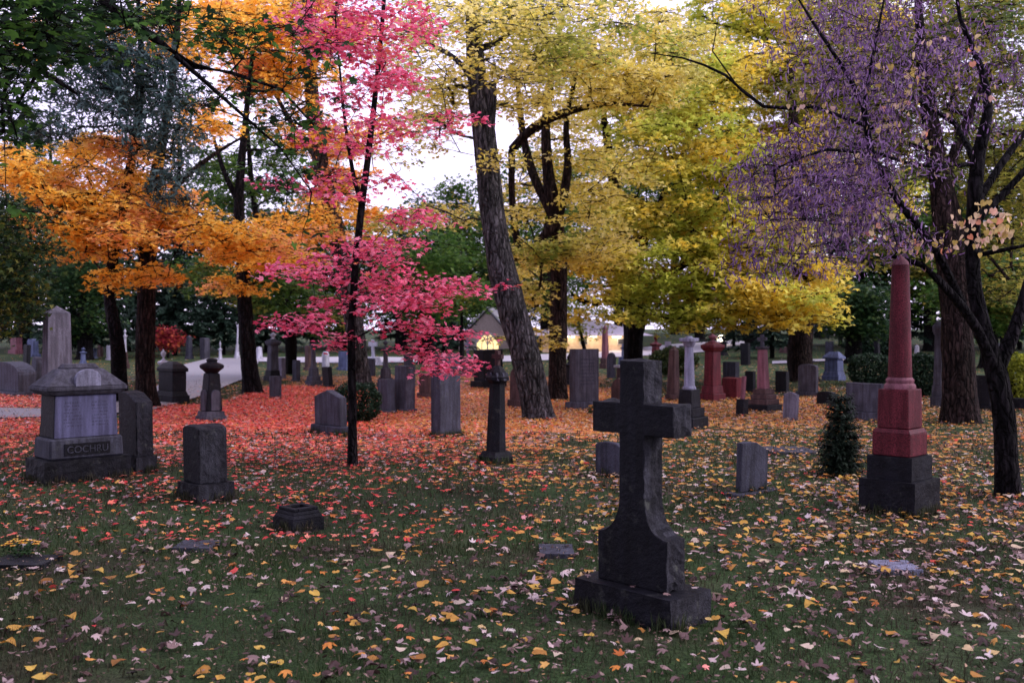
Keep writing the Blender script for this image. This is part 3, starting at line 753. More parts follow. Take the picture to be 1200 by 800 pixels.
# --- red granite obelisk on its stepped pedestal, right
cen, s, t, H = fit(1007, 1103, 609, 295, 1072)
root = empty('granite_obelisk', cen, TH, 'tall red granite obelisk with pale tip on a square red and black stepped pedestal', 'obelisk')
FOOT.append((cen.copy(), s, s, TH))
k = s
box(s, s, -.05, .30, rough=.006).build('base', M['dark'], root)
box(s * .80, s * .80, .302, .50, rough=.004).build('plinth', M['dark'], root)
merge(box(s * .68, s * .68, .502, .70), box(s * .68, s * .68, .7005, .735, s * .6, s * .6, bev=0)).build('lower_die', M['red'], root)
box(s * .56, s * .56, .737, 1.075, s * .54, s * .54).build('upper_die', M['red'], root)
lathe([(s * .265, 1.077), (s * .265, 1.10), (s * .25, 1.115), (s * .225, 1.125), (s * .235, 1.14), (s * .235, 1.155), (s * .215, 1.165), (s * .205, 1.175)], 40).build('moulding', M['pink'], root, True, 40)
lathe([(s * .2, 1.177), (s * .145, H - .09)], 40).build('shaft', M['red'], root, True, 40)
lathe([(s * .145, H - .088), (s * .13, H - .06), (.004, H)], 40).build('tip', M['pink'], root, True, 40)

# --- marble tomb with hipped stone roof, left
cen, s, t, H = fit(39, 153, 570, 428, 52)
W_, D_ = t, s
D_ = .55; 
c0 = G(52, 570); cen = c0 - Vector((AX[0], AX[1], 0)) * (D_ / 2) - Vector((BX[0], BX[1], 0)) * (W_ / 2); cen.z = gz(cen.x, cen.y)
root = empty('marble_tomb', cen, TH + math.pi / 2, 'pale blue white marble tomb with weathered hipped roof and lettered name block', 'tomb')
FOOT.append((cen.copy(), W_, D_, TH + math.pi / 2))
box(W_, D_, -.05, .24, rough=.009).build('base', M['dark'], root)
box(W_ * .86, D_ * .86, .242, .46, W_ * .84, D_ * .84, bev=.02).build('plinth', M['mid'], root)
di = box(W_ * .74, D_ * .74, .462, .90, W_ * .70, D_ * .7).build('die', M['dark'], root)
TX = engrave(stone('tomb marble face', (.095, .095, .175), .6, .2, .15, .05, .1), [(-W_ * .26, -W_ * .06), (W_ * .06, W_ * .25)], .56, .85)
prof([(-W_ * .365, .465), (W_ * .365, .465), (W_ * .347, .897), (-W_ * .347, .897)], .02, y=-D_ * .37, ch=.003).build('marble_panel', TX, root)
def text(s_, size, loc, mat, parent, name='lettering', rx=90, depth=.004):
    cu = bpy.data.curves.new(name, 'FONT'); cu.body = s_; cu.size = size; cu.align_x = 'CENTER'; cu.extrude = depth
    o = bpy.data.objects.new(name, cu); dg = None
    col.objects.link(o); bpy.context.view_layer.update()
    me = bpy.data.meshes.new_from_object(o.evaluated_get(bpy.context.evaluated_depsgraph_get())); col.objects.unlink(o); bpy.data.objects.remove(o)
    me.materials.clear(); me.materials.append(mat); q = bpy.data.objects.new(name, me); col.objects.link(q); q.parent = parent
    q.location = loc; q.rotation_euler = (R(rx), 0, 0); return q
box(W_ * .52, .012, .285, .405, y=-D_ * .43 - .004, bev=.003).build('name_panel', M['dark'], root)
text('COCHRU', .1, (0, -D_ * .43 - .012, .31), M['mid'], root)
rf = merge(box(W_ * .80, D_ * .84, .902, .945, W_ * .9, D_ * .96), box(W_ * .92, D_ * 1.0, .947, .99), box(W_ * .92, D_ * 1.0, .992, H - .05, W_ * .5, D_ * .35, bev=.01), box(W_ * .44, D_ * .3, H - .048, H, W_ * .36, D_ * .2, bev=.01)).build('roof', M['grey'], root)
prof([(-.13, .99), (.13, .99), (.13, 1.07)] + arc(0, 1.07, .13, 0, 180, 10, .1)[1:], .05, y=-D_ * .46, ch=.006).build('roof_shield', M['marble'], root)

# --- all others: name, label, category, (left, right, base, top[, near corner]), type, material, extra
S = [
 ('marble_obelisk', 'tall tapering pale grey obelisk with pyramid tip, standing behind the marble tomb on the left', 'obelisk', (45, 88, 516, 358, 54), t_obelisk, 'pale', dict(bmat='dark', stout=True)),
 ('gravestone', 'thick dark gravestone with rough hewn edge and sloping top, beside the marble tomb', 'gravestone', (135, 184, 555, 460, 160), t_slab, 'dark', dict(top='drop', bh=.2, bw=.88, bd=.8, rough=.01)),
 ('gravestone', 'squat black block gravestone with rough hewn side on a wide base, left foreground', 'gravestone', (207, 274, 591, 500, 233), t_slab, 'dark', dict(top='low', bh=.24, bw=.76, bd=.8, rough=.012)),
 ('dark_monument', 'broad nearly black monument with domed cap beside the path, behind the orange maple', 'monument', (181, 222, 474, 424), None, 'dark', dict(typ='dome')),
 ('pillar_monument', 'dark round-capped pillar with a pale carved shield, standing in red leaves by the path', 'monument', (230, 264, 495, 420), None, 'grey', dict(typ='shield')),
 ('low_gravestone', 'long low grey gravestone with slightly curved top at the left edge', 'gravestone', (-20, 48, 465, 425), t_slab, 'mid', dict(top='low', bh=.12, bw=.96, ratio=.3)),
 ('gravestone', 'grey gravestone with low peaked top in front of the round dark shrub', 'gravestone', (364, 412, 511, 458, 400), t_slab, 'mid', dict(top='peak', bh=.2, bw=.8, bd=.7)),
 ('stone_post', 'short grey square stone post among orange leaves left of the pink maple', 'gravestone', (315, 330, 467, 441), t_tablet, 'mid', dict(ratio=.8)),
 ('stele', 'tall plain grey square stele beneath the pink leaves', 'gravestone', (503, 542, 513, 415, 515), t_obelisk, 'mid', dict(typ='stele')),
 ('gravestone', 'low grey gravestone with dark footing, left of a taller twin beneath the pink branch', 'gravestone', (440, 466, 485, 445), t_slab, 'mid', dict(top='flat', bh=.08, bw=.84, bd=.8, ratio=.6)),
 ('gravestone', 'taller grey gravestone with narrow dark base, right behind the low one beneath the pink branch', 'gravestone', (459, 489, 484, 429), t_slab, 'grey', dict(top='flat', bh=.08, bw=.84, bd=.8, ratio=.7)),
 ('gravestone', 'dim brown-grey gravestone on a base seen left of the tall plain stele', 'gravestone', (488, 510, 467, 438), t_slab, 'brown', dict(top='flat', bh=.2)),
 ('gravestone', 'large upright grey tablet with faint inscription right of the brown trunk', 'gravestone', (662, 707, 481, 409, 675), t_slab, 'grey', dict(top='flat', bh=.13, bw=.84, bd=.6, front='A', inscr=True)),
 ('small_gravestone', 'small bluish rounded grave tablet half hidden behind the large stone cross', 'gravestone', (698, 732, 560, 519, 726), t_tablet, 'mid', dict(top='low')),
 ('small_gravestone', 'small dark upright tablet with worn curved top on a flat footing, between cross and obelisk', 'gravestone', (862, 900, 582, 519, 868), None, 'mid', dict(typ='foot', front='A')),
 ('column_monument', 'slender white marble column with capital on dark stepped base, right behind the large cross', 'column', (786, 831, 503, 394), t_column, 'marble', dict(bmat='dark', ratio=1)),
 ('granite_pillar', 'polished dark red granite pillar with carved urn top beneath the yellow leaves', 'monument', (819, 851, 471, 391, 836), t_urnped, 'red', dict(u=.12, ratio=1, um='pink')),
 ('red_gravestone', 'squat dark red granite block gravestone beside the red pillar', 'gravestone', (846, 872, 468, 443, 863), t_tablet, 'red', dict(ratio=.5)),
 ('gravestone', 'grey flat-topped gravestone standing behind the squat red granite block', 'gravestone', (847, 867, 452, 424, 862), t_tablet, 'mid', dict(ratio=.3)),
 ('post_stone', 'short dark stone stump with slim pink post before the red granite block', 'gravestone', (862, 877, 488, 441), None, 'dark', dict(typ='stump', ratio=1)),
 ('cross_monument', 'brown stone monument on three wide steps topped with small cross, right of red pillar', 'monument', (874, 917, 484, 392), None, 'brown', dict(typ='steps', ratio=1)),
 ('small_gravestone', 'small white upright tablet with worn top on yellow leaves', 'gravestone', (917, 936, 493, 460), t_tablet, 'pale', dict(top='serp', ratio=.3, tilt=-1)),
 ('gravestone', 'small dark block gravestone between the stepped brown monument and the rounded stone', 'gravestone', (906, 928, 461, 435), t_slab, 'dark', dict(bh=.1, ratio=.6)),
 ('gravestone', 'grey rounded-top gravestone on dark base in front of the wide far trunk', 'gravestone', (932, 963, 466, 427), t_slab, 'grey', dict(top='low', bh=.16, ratio=.35)),
 ('low_gravestone', 'very low dark stone with curved top right of the small white tablet', 'gravestone', (957, 981, 476, 459), t_tablet, 'dark', dict(top='low', ratio=.4)),
 ('wide_gravestone', 'wide grey flat gravestone on low base just left of the red obelisk', 'gravestone', (989, 1040, 494, 450), t_slab, 'grey', dict(bh=.22, bw=.96, bd=.7, ratio=.3)),
 ('blue_tomb', 'bluish square tomb with hipped roof beyond the rounded gravestone on the right', 'tomb', (963, 992, 446, 412), t_tomb, 'blue', dict(panel='blue', ratio=.8)),
 ('gravestone', 'slim grey headstone with small urn beside the wide far trunk', 'gravestone', (943, 956, 440, 414), t_urnped, 'grey', dict(ratio=1, u=.3)),
 ('gravestone', 'dark upright block between the brown monument shaft and the small dark block', 'gravestone', (873, 886, 460, 435), t_tablet, 'dark', dict(ratio=.6)),
 # right side, beyond the obelisk
 ('stone_pillar', 'tall thin grey stone pillar leaning against view of the big right trunk', 'monument', (1090, 1110, 478, 376), t_urnped, 'grey', dict(ratio=1, u=0)),
 ('gravestone', 'dark gravestone with pale base seen between the two right trunks', 'gravestone', (1138, 1166, 482, 440), t_slab, 'dark', dict(bh=.15, ratio=.4)),
 ('small_obelisk', 'tiny bright white pointed marker above the hedge right of the red obelisk', 'gravestone', (1070, 1079, 428, 404), t_obelisk, 'white', dict(ratio=1, steps=1)),
 ('gravestone', 'dark far urn monument left of the red obelisk shaft', 'monument', (1022, 1034, 421, 387), t_urnped, 'dark', dict(ratio=1)),
 ('gravestone', 'pale grey slim far headstone with bright face left of the clipped hedge', 'gravestone', (992, 1002, 418, 395), t_tablet, 'marble', dict(top='round', ratio=.5)),
 ('gravestone', 'dark far block in front of the pale gable on the right', 'gravestone', (967, 977, 416, 400), t_tablet, 'mid', dict(ratio=.5)),
 ('gravestone', 'flat grey far stone beyond the dark trunks right of centre', 'gravestone', (912, 926, 414, 407), t_slab, 'brown', dict(ratio=.3)),
 ('gravestone', 'dim far stone at the right edge beyond the yellow-green bush', 'gravestone', (1162, 1172, 424, 400), t_tablet, 'mid', dict(ratio=.5, top='round')),
 ('gravestone', 'dark low stone at the right edge beneath the yellow-green bush', 'gravestone', (1165, 1230, 482, 468), t_tablet, 'dark', dict(ratio=.3)),
 # centre, behind cross and trunk
 ('gothic_pillar', 'dark eight-sided pillar with domed carved cap and a small stone cross on top, centre', 'monument', (560, 602, 545, 411, 583), None, 'dark', dict(typ='gothic')),
 ('gravestone', 'large near-black monument with flat cap on a wide base left of the leaning trunk', 'monument', (551, 594, 456, 410, 566), t_slab, 'dark', dict(bh=.2, bw=.8, bd=.8)),
 ('cross_monument', 'grey stone cross on reddish pedestal in front of the chapel', 'cross', (538, 558, 441, 397), t_crossped, 'pink', dict(cm='marble', steps=1, ratio=.8, c=.5)),
 ('gravestone', 'reddish round-headed gravestone on dark base just left of the leaning trunk', 'gravestone', (594, 618, 479, 431), t_slab, 'brown', dict(top='round', bh=.2, ratio=.4)),
 ('urn_monument', 'black silhouetted urn monument between the brown trunk and large tablet', 'monument', (659, 674, 453, 414), t_urnped, 'dark', dict(ratio=1, u=.3)),
 ('pink_obelisk', 'slender pink granite obelisk on pedestal near the lit hall', 'obelisk', (702, 717, 432, 381), t_obelisk, 'pink', dict(bmat='brown', ratio=1)),
 ('cross_monument', 'small bluish stone cross on pedestal between lawn and the dark trunk', 'cross', (723, 736, 431, 403), t_crossped, 'blue', dict(cm='blue', steps=1, ratio=.8, c=.55)),
 ('gravestone', 'slim dark pointed tablet on the lawn right of the large grey tablet', 'gravestone', (711, 722, 443, 413), t_tablet, 'mid', dict(top='gothic', ratio=.4)),
 ('gravestone', 'brown peaked gravestone low behind the left arm of the large cross', 'gravestone', (716, 737, 470, 443), t_tablet, 'brown', dict(top='gothic', ratio=.35)),
 ('table_tomb', 'brown stone with bright flat white top behind the large cross head', 'tomb', (719, 740, 452, 428), None, 'brown', dict(typ='table', ratio=.8)),
 ('urn_monument', 'dark red granite urn pillar on the lawn right of the dark trunk', 'monument', (760, 776, 432, 391), t_urnped, 'red', dict(ratio=1, u=.25)),
 ('gravestone', 'small pale square stone on the far lawn above the yew shrub', 'gravestone', (779, 787, 414, 400), t_tablet, 'pale', dict(ratio=.5)),
 ('gravestone', 'small dark-topped pale stone tilting on the far lawn near the white column', 'gravestone', (796, 806, 413, 405), t_tablet, 'mid', dict(ratio=.8)),
 ('stone_pillar', 'slim two-toned brown and white obelisk just right of the large cross head', 'obelisk', (779, 799, 470, 406, 790), t_obelisk, 'brown', dict(steps=1)),
 ('gravestone', 'dark low urn stone on the pale road beneath the yellow leaves', 'gravestone', (842, 854, 417, 395), t_urnped, 'dark', dict(ratio=1)),
 ('gravestone', 'dark upright slab against the far dark trunks under yellow leaves', 'gravestone', (868, 880, 428, 402), t_tablet, 'dark', dict(ratio=.5)),
 # centre left, behind the pink maple
 ('urn_monument', 'grey monument with gabled cap and white urn, left of the small posts', 'monument', (308, 330, 447, 389), t_urnped, 'grey', dict(ratio=1, u=.14, um='white', bmat='dark')),
 ('stone_post', 'light grey narrow headstone just right of the gabled urn monument', 'gravestone', (324, 335, 444, 419), t_tablet, 'pale', dict(ratio=.5)),
 ('stone_post', 'grey post gravestone on small base, second right of the gabled urn monument', 'gravestone', (340, 354, 447, 422), t_slab, 'mid', dict(ratio=.8, bh=.08)),
 ('granite_pillar', 'reddish brown square pillar stone on pale base beyond the grey posts', 'monument', (355, 367, 434, 405), t_slab, 'brown', dict(ratio=.8, bh=.12)),
 ('column_monument', 'slim dark column on round stepped base left of the pink maple trunk', 'column', (357, 378, 452, 402), t_column, 'grey', dict(ratio=1, bmat='mid')),
 ('gravestone', 'dark leaning block gravestone immediately left of the grey sloping trunk', 'gravestone', (376, 393, 455, 430), t_slab, 'dark', dict(ratio=.5, bh=.15, tilt=4)),
 ('small_obelisk', 'small white rounded obelisk beyond the dark block, far left of centre', 'gravestone', (377, 386, 433, 412), t_tablet, 'white', dict(ratio=.8, top='gothic')),
 ('gravestone', 'dark blue-grey wide stone on the far lawn behind the pink leaves', 'gravestone', (394, 412, 434, 412), t_slab, 'blue', dict(ratio=.4)),
 ('gravestone', 'white pointed stone before the pale road, right of the path trunk', 'gravestone', (298, 309, 422, 406), t_obelisk, 'white', dict(ratio=1, steps=1)),
 ('pale_monument', 'big pale cross-shaped monument behind the pink maple trunk', 'cross', (425, 450, 428, 398), t_crossped, 'white', dict(ratio=.4, steps=1, c=.7)),
 ('gravestone', 'slim dark stone below the pale cross-shaped monument', 'gravestone', (431, 440, 441, 420), t_tablet, 'mid', dict(ratio=.5)),
 ('column_monument', 'thick grey stepped column monument under the pink branch', 'monument', (441, 463, 456, 398), t_column, 'grey', dict(ratio=1, urn_=True)),
 ('gravestone', 'dark square stone right of the thick stepped column monument', 'gravestone', (471, 487, 444, 415), t_slab, 'mid', dict(ratio=.7)),
 # left, far across the lawn
 ('red_gravestone', 'dull red far gravestone on grey base at the far left lawn', 'gravestone', (9, 29, 415, 396), t_slab, 'pink', dict(ratio=.4, bh=.25)),
 ('gravestone', 'blue-grey far gravestone with rounded top, right of the dull red one', 'gravestone', (29, 48, 418, 397), t_slab, 'blue', dict(ratio=.4, top='low')),
 ('gravestone', 'small round-headed pale-rimmed stone just left of the tall grey obelisk', 'gravestone', (34, 49, 460, 418), t_tablet, 'grey', dict(ratio=.4, top='round')),
 ('gravestone', 'dark squat stone behind the long low stone at the left edge', 'gravestone', (24, 37, 436, 404), t_slab, 'dark', dict(ratio=.5)),
 ('gravestone', 'small bluish square stone right of the tall grey obelisk, far lawn', 'gravestone', (92, 102, 427, 407), t_urnped, 'blue', dict(ratio=.8)),
 ('gravestone', 'little blue-grey stone left of the leaning dark trunk', 'gravestone', (106, 115, 420, 408), t_slab, 'blue', dict(ratio=.4)),
 ('gravestone', 'little brown rounded stone between two blue-grey ones at far left', 'gravestone', (114, 121, 418, 404), t_tablet, 'brown', dict(ratio=.4, top='round')),
 ('gravestone', 'bright white square stone left of the leaning dark trunk', 'gravestone', (123, 134, 422, 405), t_slab, 'white', dict(ratio=.4, bh=.1)),
 ('statue_monument', 'white carved figure-like column monument left of the thick brown trunk', 'monument', (141, 152, 432, 385), t_column, 'white', dict(ratio=1, urn_=True, bmat='brown')),
 ('urn_monument', 'white urn monument rising behind the broad black domed monument', 'monument', (184, 200, 456, 409), t_urnped, 'white', dict(ratio=1, u=.28)),
 ('gravestone', 'pale grey tall slab beside the lane end, far behind the dark pillar', 'gravestone', (216, 227, 421, 393), t_obelisk, 'mid', dict(ratio=.7, steps=1)),
 ('gravestone', 'grey-brown slab at the lane end nearest the white thin pillar', 'gravestone', (234, 246, 421, 396), t_tablet, 'grey', dict(ratio=.6)),
 ('stone_post', 'small bright white figure marker at the end of the lane', 'gravestone', (255, 261, 422, 399), t_urnped, 'white', dict(ratio=1, u=.4)),
 ('stone_pillar', 'tall thin bright white stone pillar at the end of the lane', 'column', (274, 281, 421, 380), t_column, 'white', dict(ratio=1)),
]
def special(typ, W, D, H):
    k = (W + D) / 2
    if typ == 'dome':
        W2, D2 = W, min(D, W * .7)
        return [('base', box(W2, D2, -.05, .2 * H, W2, D2), 'dark', False), ('plinth', box(W2 * .92, D2 * .92, .202 * H, .3 * H, W2 * .8, D2 * .8, bev=0), 'dark', False), ('die', box(W2 * .8, D2 * .8, .302 * H, .76 * H), 'dark', False),
                ('cap', merge(box(W2 * .92, D2 * .92, .762 * H, .84 * H), box(W2 * .9, D2 * .9, .842 * H, .94 * H, W2 * .6, D2 * .6, bev=0), box(W2 * .58, D2 * .58, .942 * H, H, W2 * .25, D2 * .25, bev=0)), 'dark', False)]
    if typ == 'shield':
        r = k * .5
        return [('base', box(k, k, -.05, .08 * H, k * .95, k * .95), None, False), ('plinth', box(k * .86, k * .86, .082 * H, .16 * H, k * .78, k * .78, bev=0), None, False),
                ('shaft', box(k * .72, k * .72, .162 * H, .76 * H, k * .52, k * .52, bev=.02), 'dark', False),
                ('cap', lathe([(r * .52, .762 * H), (r * .7, .8 * H), (r * .98, .84 * H), (r * 1.02, .88 * H), (r * .9, .9 * H), (r * .45, .93 * H), (r * .42, .95 * H), (r * .5, .965 * H), (r * .4, .985 * H), (.01, H)], 24), 'dark', True),
                ('shield', prof(outline(k * .42, .17 * H, .5 * H, 'round'), .05, y=-k * .345, ch=.006), None, False),
                ('shield', (lambda m_: (setattr(m_, 'v', [(-y, x, z) for x, y, z in m_.v]), m_)[1])(prof(outline(k * .42, .17 * H, .5 * H, 'round'), .05, y=-k * .345, ch=.006)), None, False)]
    if typ == 'stele':
        return [('base', box(W, D, -.05, .035 * H), None, False), ('tablet', box(W * .9, D * .92, .037 * H, H, W * .88, D * .9, bev=.006), None, False)]
    if typ == 'foot': 
        return [('base', box(W * 1.5, D * 3, -.04, .03), 'mid', False), ('tablet', prof(outline(W, .032, H, 'drop'), D, .006), None, False)]
    if typ == 'stump':
        return [('base', box(W, D, -.05, H * .42, W * .95, D * .95, rough=.01), None, False), ('post', box(W * .42, D * .42, H * .422, H), 'pink', False)]
    if typ == 'table':
        return [('base', box(W * .7, D * .7, -.05, H * .88), None, False), ('table_top', box(W, D, H * .882, H), 'white', False)]
    if typ == 'steps':
        return [('base', box(W, D, -.05, .09 * H), 'dark', False), ('step', box(W * .86, D * .86, .092 * H, .16 * H), None, False), ('step', box(W * .72, D * .72, .162 * H, .22 * H), None, False), ('step', box(W * .58, D * .58, .222 * H, .29 * H), None, False),
                ('shaft', box(W * .36, D * .36, .292 * H, .8 * H, W * .28, D * .28), 'pink', False), ('capital', box(W * .3, D * .3, .802 * H, .84 * H, W * .44, D * .44), 'grey', False),
                ('cross', crossmb(W * .4, D * .12, .842 * H, H, .3, .5), 'grey', False)]
    if typ == 'gothic':
        b = k; r = b * .5; h = H * .7
        def rot45(m_): return m_
        cap = lathe([(r * .66, h), (r * .72, h + .02), (r * .95, h + .05), (r * .98, h + .085), (r * .78, h + .11), (r * .7, h + .15), (r * .42, h + .2), (r * .2, h + .225)], 8)
        gab = merge(*[box(.09, .05, h + .045, h + .14, .02, .04, bev=0, x=r * .66 * math.cos(a), y=r * .66 * math.sin(a)) for a in [math.pi / 4 * q for q in range(8)]])
        return [('base', box(b, b, -.05, .09, bev=.012), None, False), ('plinth', box(b * .88, b * .88, .092, .14, b * .76, b * .76, bev=0), None, False),
                ('shaft', lathe([(r * .82, .142), (r * .64, h - .002)], 8), None, False), ('cap', cap, None, False), ('gablets', gab, 'mid', False),
                ('cross', crossmb(.17, .05, h + .2, H, .32, .5), 'brown', False)]
for name, label, cat, f, kind, mat, kw in S:
    kw = dict(kw); typ = kw.pop('typ', None)
    if typ: 
        kind = (lambda ty: (lambda W, D, H, **q: special(ty, W, D, H)))(typ); 
    place(name, label, cat, f, kind, mat, **kw)

# --- low block with a recessed top, foreground left
cen, s, t, H = fit(319, 379, 626, 598, 343)
root = empty('low_gravestone', cen, TH, 'low black stone block with stepped mouldings and a socket in its top, left foreground', 'gravestone')
box(s, t, -.05, H * .55, rough=.003).build('base', M['dark'], root)
box(s * .97, t * .97, H * .552, H * .72, s * .88, t * .88, bev=.004).build('moulding', M['dark'], root)
box(s * .86, t * .86, H * .722, H * .86, s * .8, t * .8, bev=.004).build('upper_moulding', M['dark'], root)
fr = merge(box(s * .78, t * .14, H * .862, H, y=-t * .32), box(s * .78, t * .14, H * .862, H, y=t * .32), box(s * .14, t * .5, H * .862, H, x=-s * .32), box(s * .14, t * .5, H * .862, H, x=s * .32))
fr.build('socket_rim', M['dark'], root); FOOT.append((cen.copy(), s, t, TH))

# --- flat ground plaques
def plaque(pl, pr, pb, pt, mat, label, h=.035):
    a, b_ = G(pl, (pb + pt) / 2), G(pr, (pb + pt) / 2); wd = (b_ - a).length; c1, c2 = G((pl + pr) / 2, pb), G((pl + pr) / 2, pt); dp = c2.y - c1.y
    c = (c1 + c2) / 2; o = empty('flat_marker', (c.x, c.y, gz(c.x, c.y)), 0, label, 'grave marker')
    box(wd, dp, -.04, h, rough=.004).build('stone_plate', M[mat], o); return o
plaque(1026, 1072, 674, 662, 'marble', 'flat pale bluish stone marker set in the grass below the red obelisk')
plaque(898, 950, 533, 526, 'mid', 'flat grey stone marker set in the grass behind the small dark tablet')
plaque(632, 672, 655, 643, 'mid', 'flat grey stone marker strewn with pale leaves left of the large cross')
plaque(-4, 62, 668, 655, 'dark', 'flat dark stone marker beneath the orange flowers at the left edge')
plaque(208, 252, 648, 638, 'mid', 'flat worn stone marker half covered by grass, left foreground')
# --- mums
def mums(px, py, wpx, label, n_=34, col_='yellow'):
    p = G(px, py); root = empty('flower_cluster', p, 0, label, 'flowers'); wd = wpx / F * p.y
    fol = crown_targets(0, 0, wd * .25, wd * .5, wd * .4, wd * .28, 260, 1); C_ = np.array([tuple(q) for q, _ in fol])
    C_[:, 2] = np.abs(C_[:, 2]); scatter('foliage', C_, rng.uniform(.5, 1, len(C_)) * max(.025, wd * .12), OVAL, GRN, root, 1.)
    ps = MB(); ct = MB()
    for i in range(n_):
        a = random.uniform(0, 6.28); r_ = math.sqrt(random.random()) * wd * .46; x, y = r_ * math.cos(a), r_ * math.sin(a) * .8; z = wd * .5 * (1 - (r_ / wd) ** 2 * 1.6) + .01; s_ = max(.016, wd * .08)
        for k in range(9):
            b_ = k * .7; t1 = Vector((math.cos(b_), math.sin(b_), .25)) * s_; t2 = Vector((-math.sin(b_), math.cos(b_), 0)) * s_ * .35; o_ = Vector((x, y, z))
            ps.add([o_, o_ + t1 * .6 - t2, o_ + t1, o_ + t1 * .6 + t2], [(0, 1, 2, 3)])
        ct.add(lathe([(s_ * .3, z), (s_ * .25, z + s_ * .3), (.001, z + s_ * .4)], 6, x, y).v, lathe([(s_ * .3, z), (s_ * .25, z + s_ * .3), (.001, z + s_ * .4)], 6).f)
    ps.build('petals', YEL, root); ct.build('flower_centres', ORA, root)
GRN = leafmat('dark plant leaves', [(0, (.01, .03, .01)), (1, (.03, .07, .02))], .2); YEL = plain('yellow petals', (.75, .42, .02), .6, var=.3, scale=40); ORA = plain('orange centres', (.4, .14, .02), .7)
mums(26, 656, 46, 'orange and yellow marigold cluster on a flat marker at the left edge', 26)
mums(697, 487, 24, 'round bunch of yellow mums on the leaves by the large grey tablet', 30)

# longer grass left uncut against the stones
pts = []
for c, a, b_, th in FOOT:
    k = int((a + b_) * 2 * 330)
    for i in range(k):
        q = random.random(); o = abs(random.gauss(0, .025)); 
        if random.random() < a / (a + b_): x, y = random.uniform(-a / 2, a / 2), random.choice((-1, 1)) * (b_ / 2 + o)
        else: x, y = random.choice((-1, 1)) * (a / 2 + o), random.uniform(-b_ / 2, b_ / 2)
        if noise.noise(Vector((c.x + x * 5, y * 5, 1))) < -.12: continue
        X = c.x + x * math.cos(th) - y * math.sin(th); Y = c.y + x * math.sin(th) + y * math.cos(th); pts.append((X, Y, gz(X, Y)))
o = scatter('grass', pts, rng.uniform(.05, .12, len(pts)), bl * np.array([.07, 1, 1]), GRASS, None, .3, True); tag(o, 'uncut tufts of grass around the feet of the near stones', 'grass', kind='stuff')

# a few leaves lying on the base of the large cross
cc_ = bpy.data.objects['stone_cross'].location; pts = []
for x, y in ((.27, -.13), (.3, .08), (-.29, -.12), (.05, -.14), (-.28, .1)):
    pts.append((cc_.x + x * math.cos(TH) - y * math.sin(TH), cc_.y + x * math.sin(TH) + y * math.cos(TH), cc_.z + .197))
o = scatter('fallen_leaves', pts, rng.uniform(.04, .07, len(pts)), MAPLE, LM['pale'], None, .08, curl=.3); tag(o, 'few dry leaves lying on the base of the large cross', 'fallen leaves', kind='stuff')

# ------------------------------------------------------------------ trees
LF = dict(
    pink=leafmat('pink red maple leaves', [(0, (.6, .05, .1)), (.35, (.85, .13, .24)), (.75, (.92, .22, .36)), (1, (.94, .36, .46))], .5, patch=[(0, (.75, .1, .04)), (1, (.85, .3, .1))], patch_scale=1.1, pr=(.62, .7)),
    orange=leafmat('orange maple leaves', [(0, (.88, .38, .03)), (.5, (.96, .54, .07)), (1, (.97, .68, .16))], .62, patch=[(0, (.88, .34, .12)), (1, (.95, .46, .22))], patch_scale=.45, pr=(.52, .62)),
    yellow=leafmat('yellow maple leaves', [(0, (.7, .56, .08)), (.5, (.86, .73, .17)), (1, (.92, .82, .36))], .62, patch=[(0, (.2, .28, .04)), (1, (.45, .46, .08))], patch_scale=.35, pr=(.5, .62)),
    gold=leafmat('golden maple leaves', [(0, (.8, .55, .05)), (.5, (.9, .71, .1)), (1, (.94, .82, .24))], .62, patch=[(0, (.38, .46, .05)), (1, (.68, .7, .13))], patch_scale=.4, pr=(.44, .56)),
    green=leafmat('green leaves', [(0, (.03, .075, .015)), (.6, (.07, .15, .025)), (1, (.14, .22, .04))], .45, patch=[(0, (.2, .2, .03)), (1, (.4, .3, .05))], patch_scale=.5, pr=(.58, .7)),
    dgreen=leafmat('dark green leaves', [(0, (.012, .035, .015)), (.6, (.03, .075, .025)), (1, (.08, .13, .03))], .35),
    pine=leafmat('blue green needles', [(0, (.02, .045, .04)), (.6, (.05, .09, .085)), (1, (.09, .14, .13))], .2),
    spruce=leafmat('dark needles', [(0, (.008, .02, .012)), (.7, (.022, .045, .03)), (1, (.04, .07, .045))], .15),
    pod=leafmat('purple brown pods', [(0, (.06, .028, .065)), (.4, (.16, .08, .19)), (.8, (.3, .18, .36)), (.92, (.3, .2, .3)), (1, (.35, .22, .1))], .42),
    heart=leafmat('pale heart leaves', [(0, (.5, .36, .08)), (.5, (.66, .5, .28)), (.8, (.75, .5, .4)), (1, (.7, .25, .12))], .45),
    ygreen=leafmat('yellow green leaves', [(0, (.16, .2, .02)), (1, (.4, .42, .05))], .45),
    hedge=leafmat('hedge leaves', [(0, (.008, .022, .012)), (1, (.03, .06, .03))], .2),
)
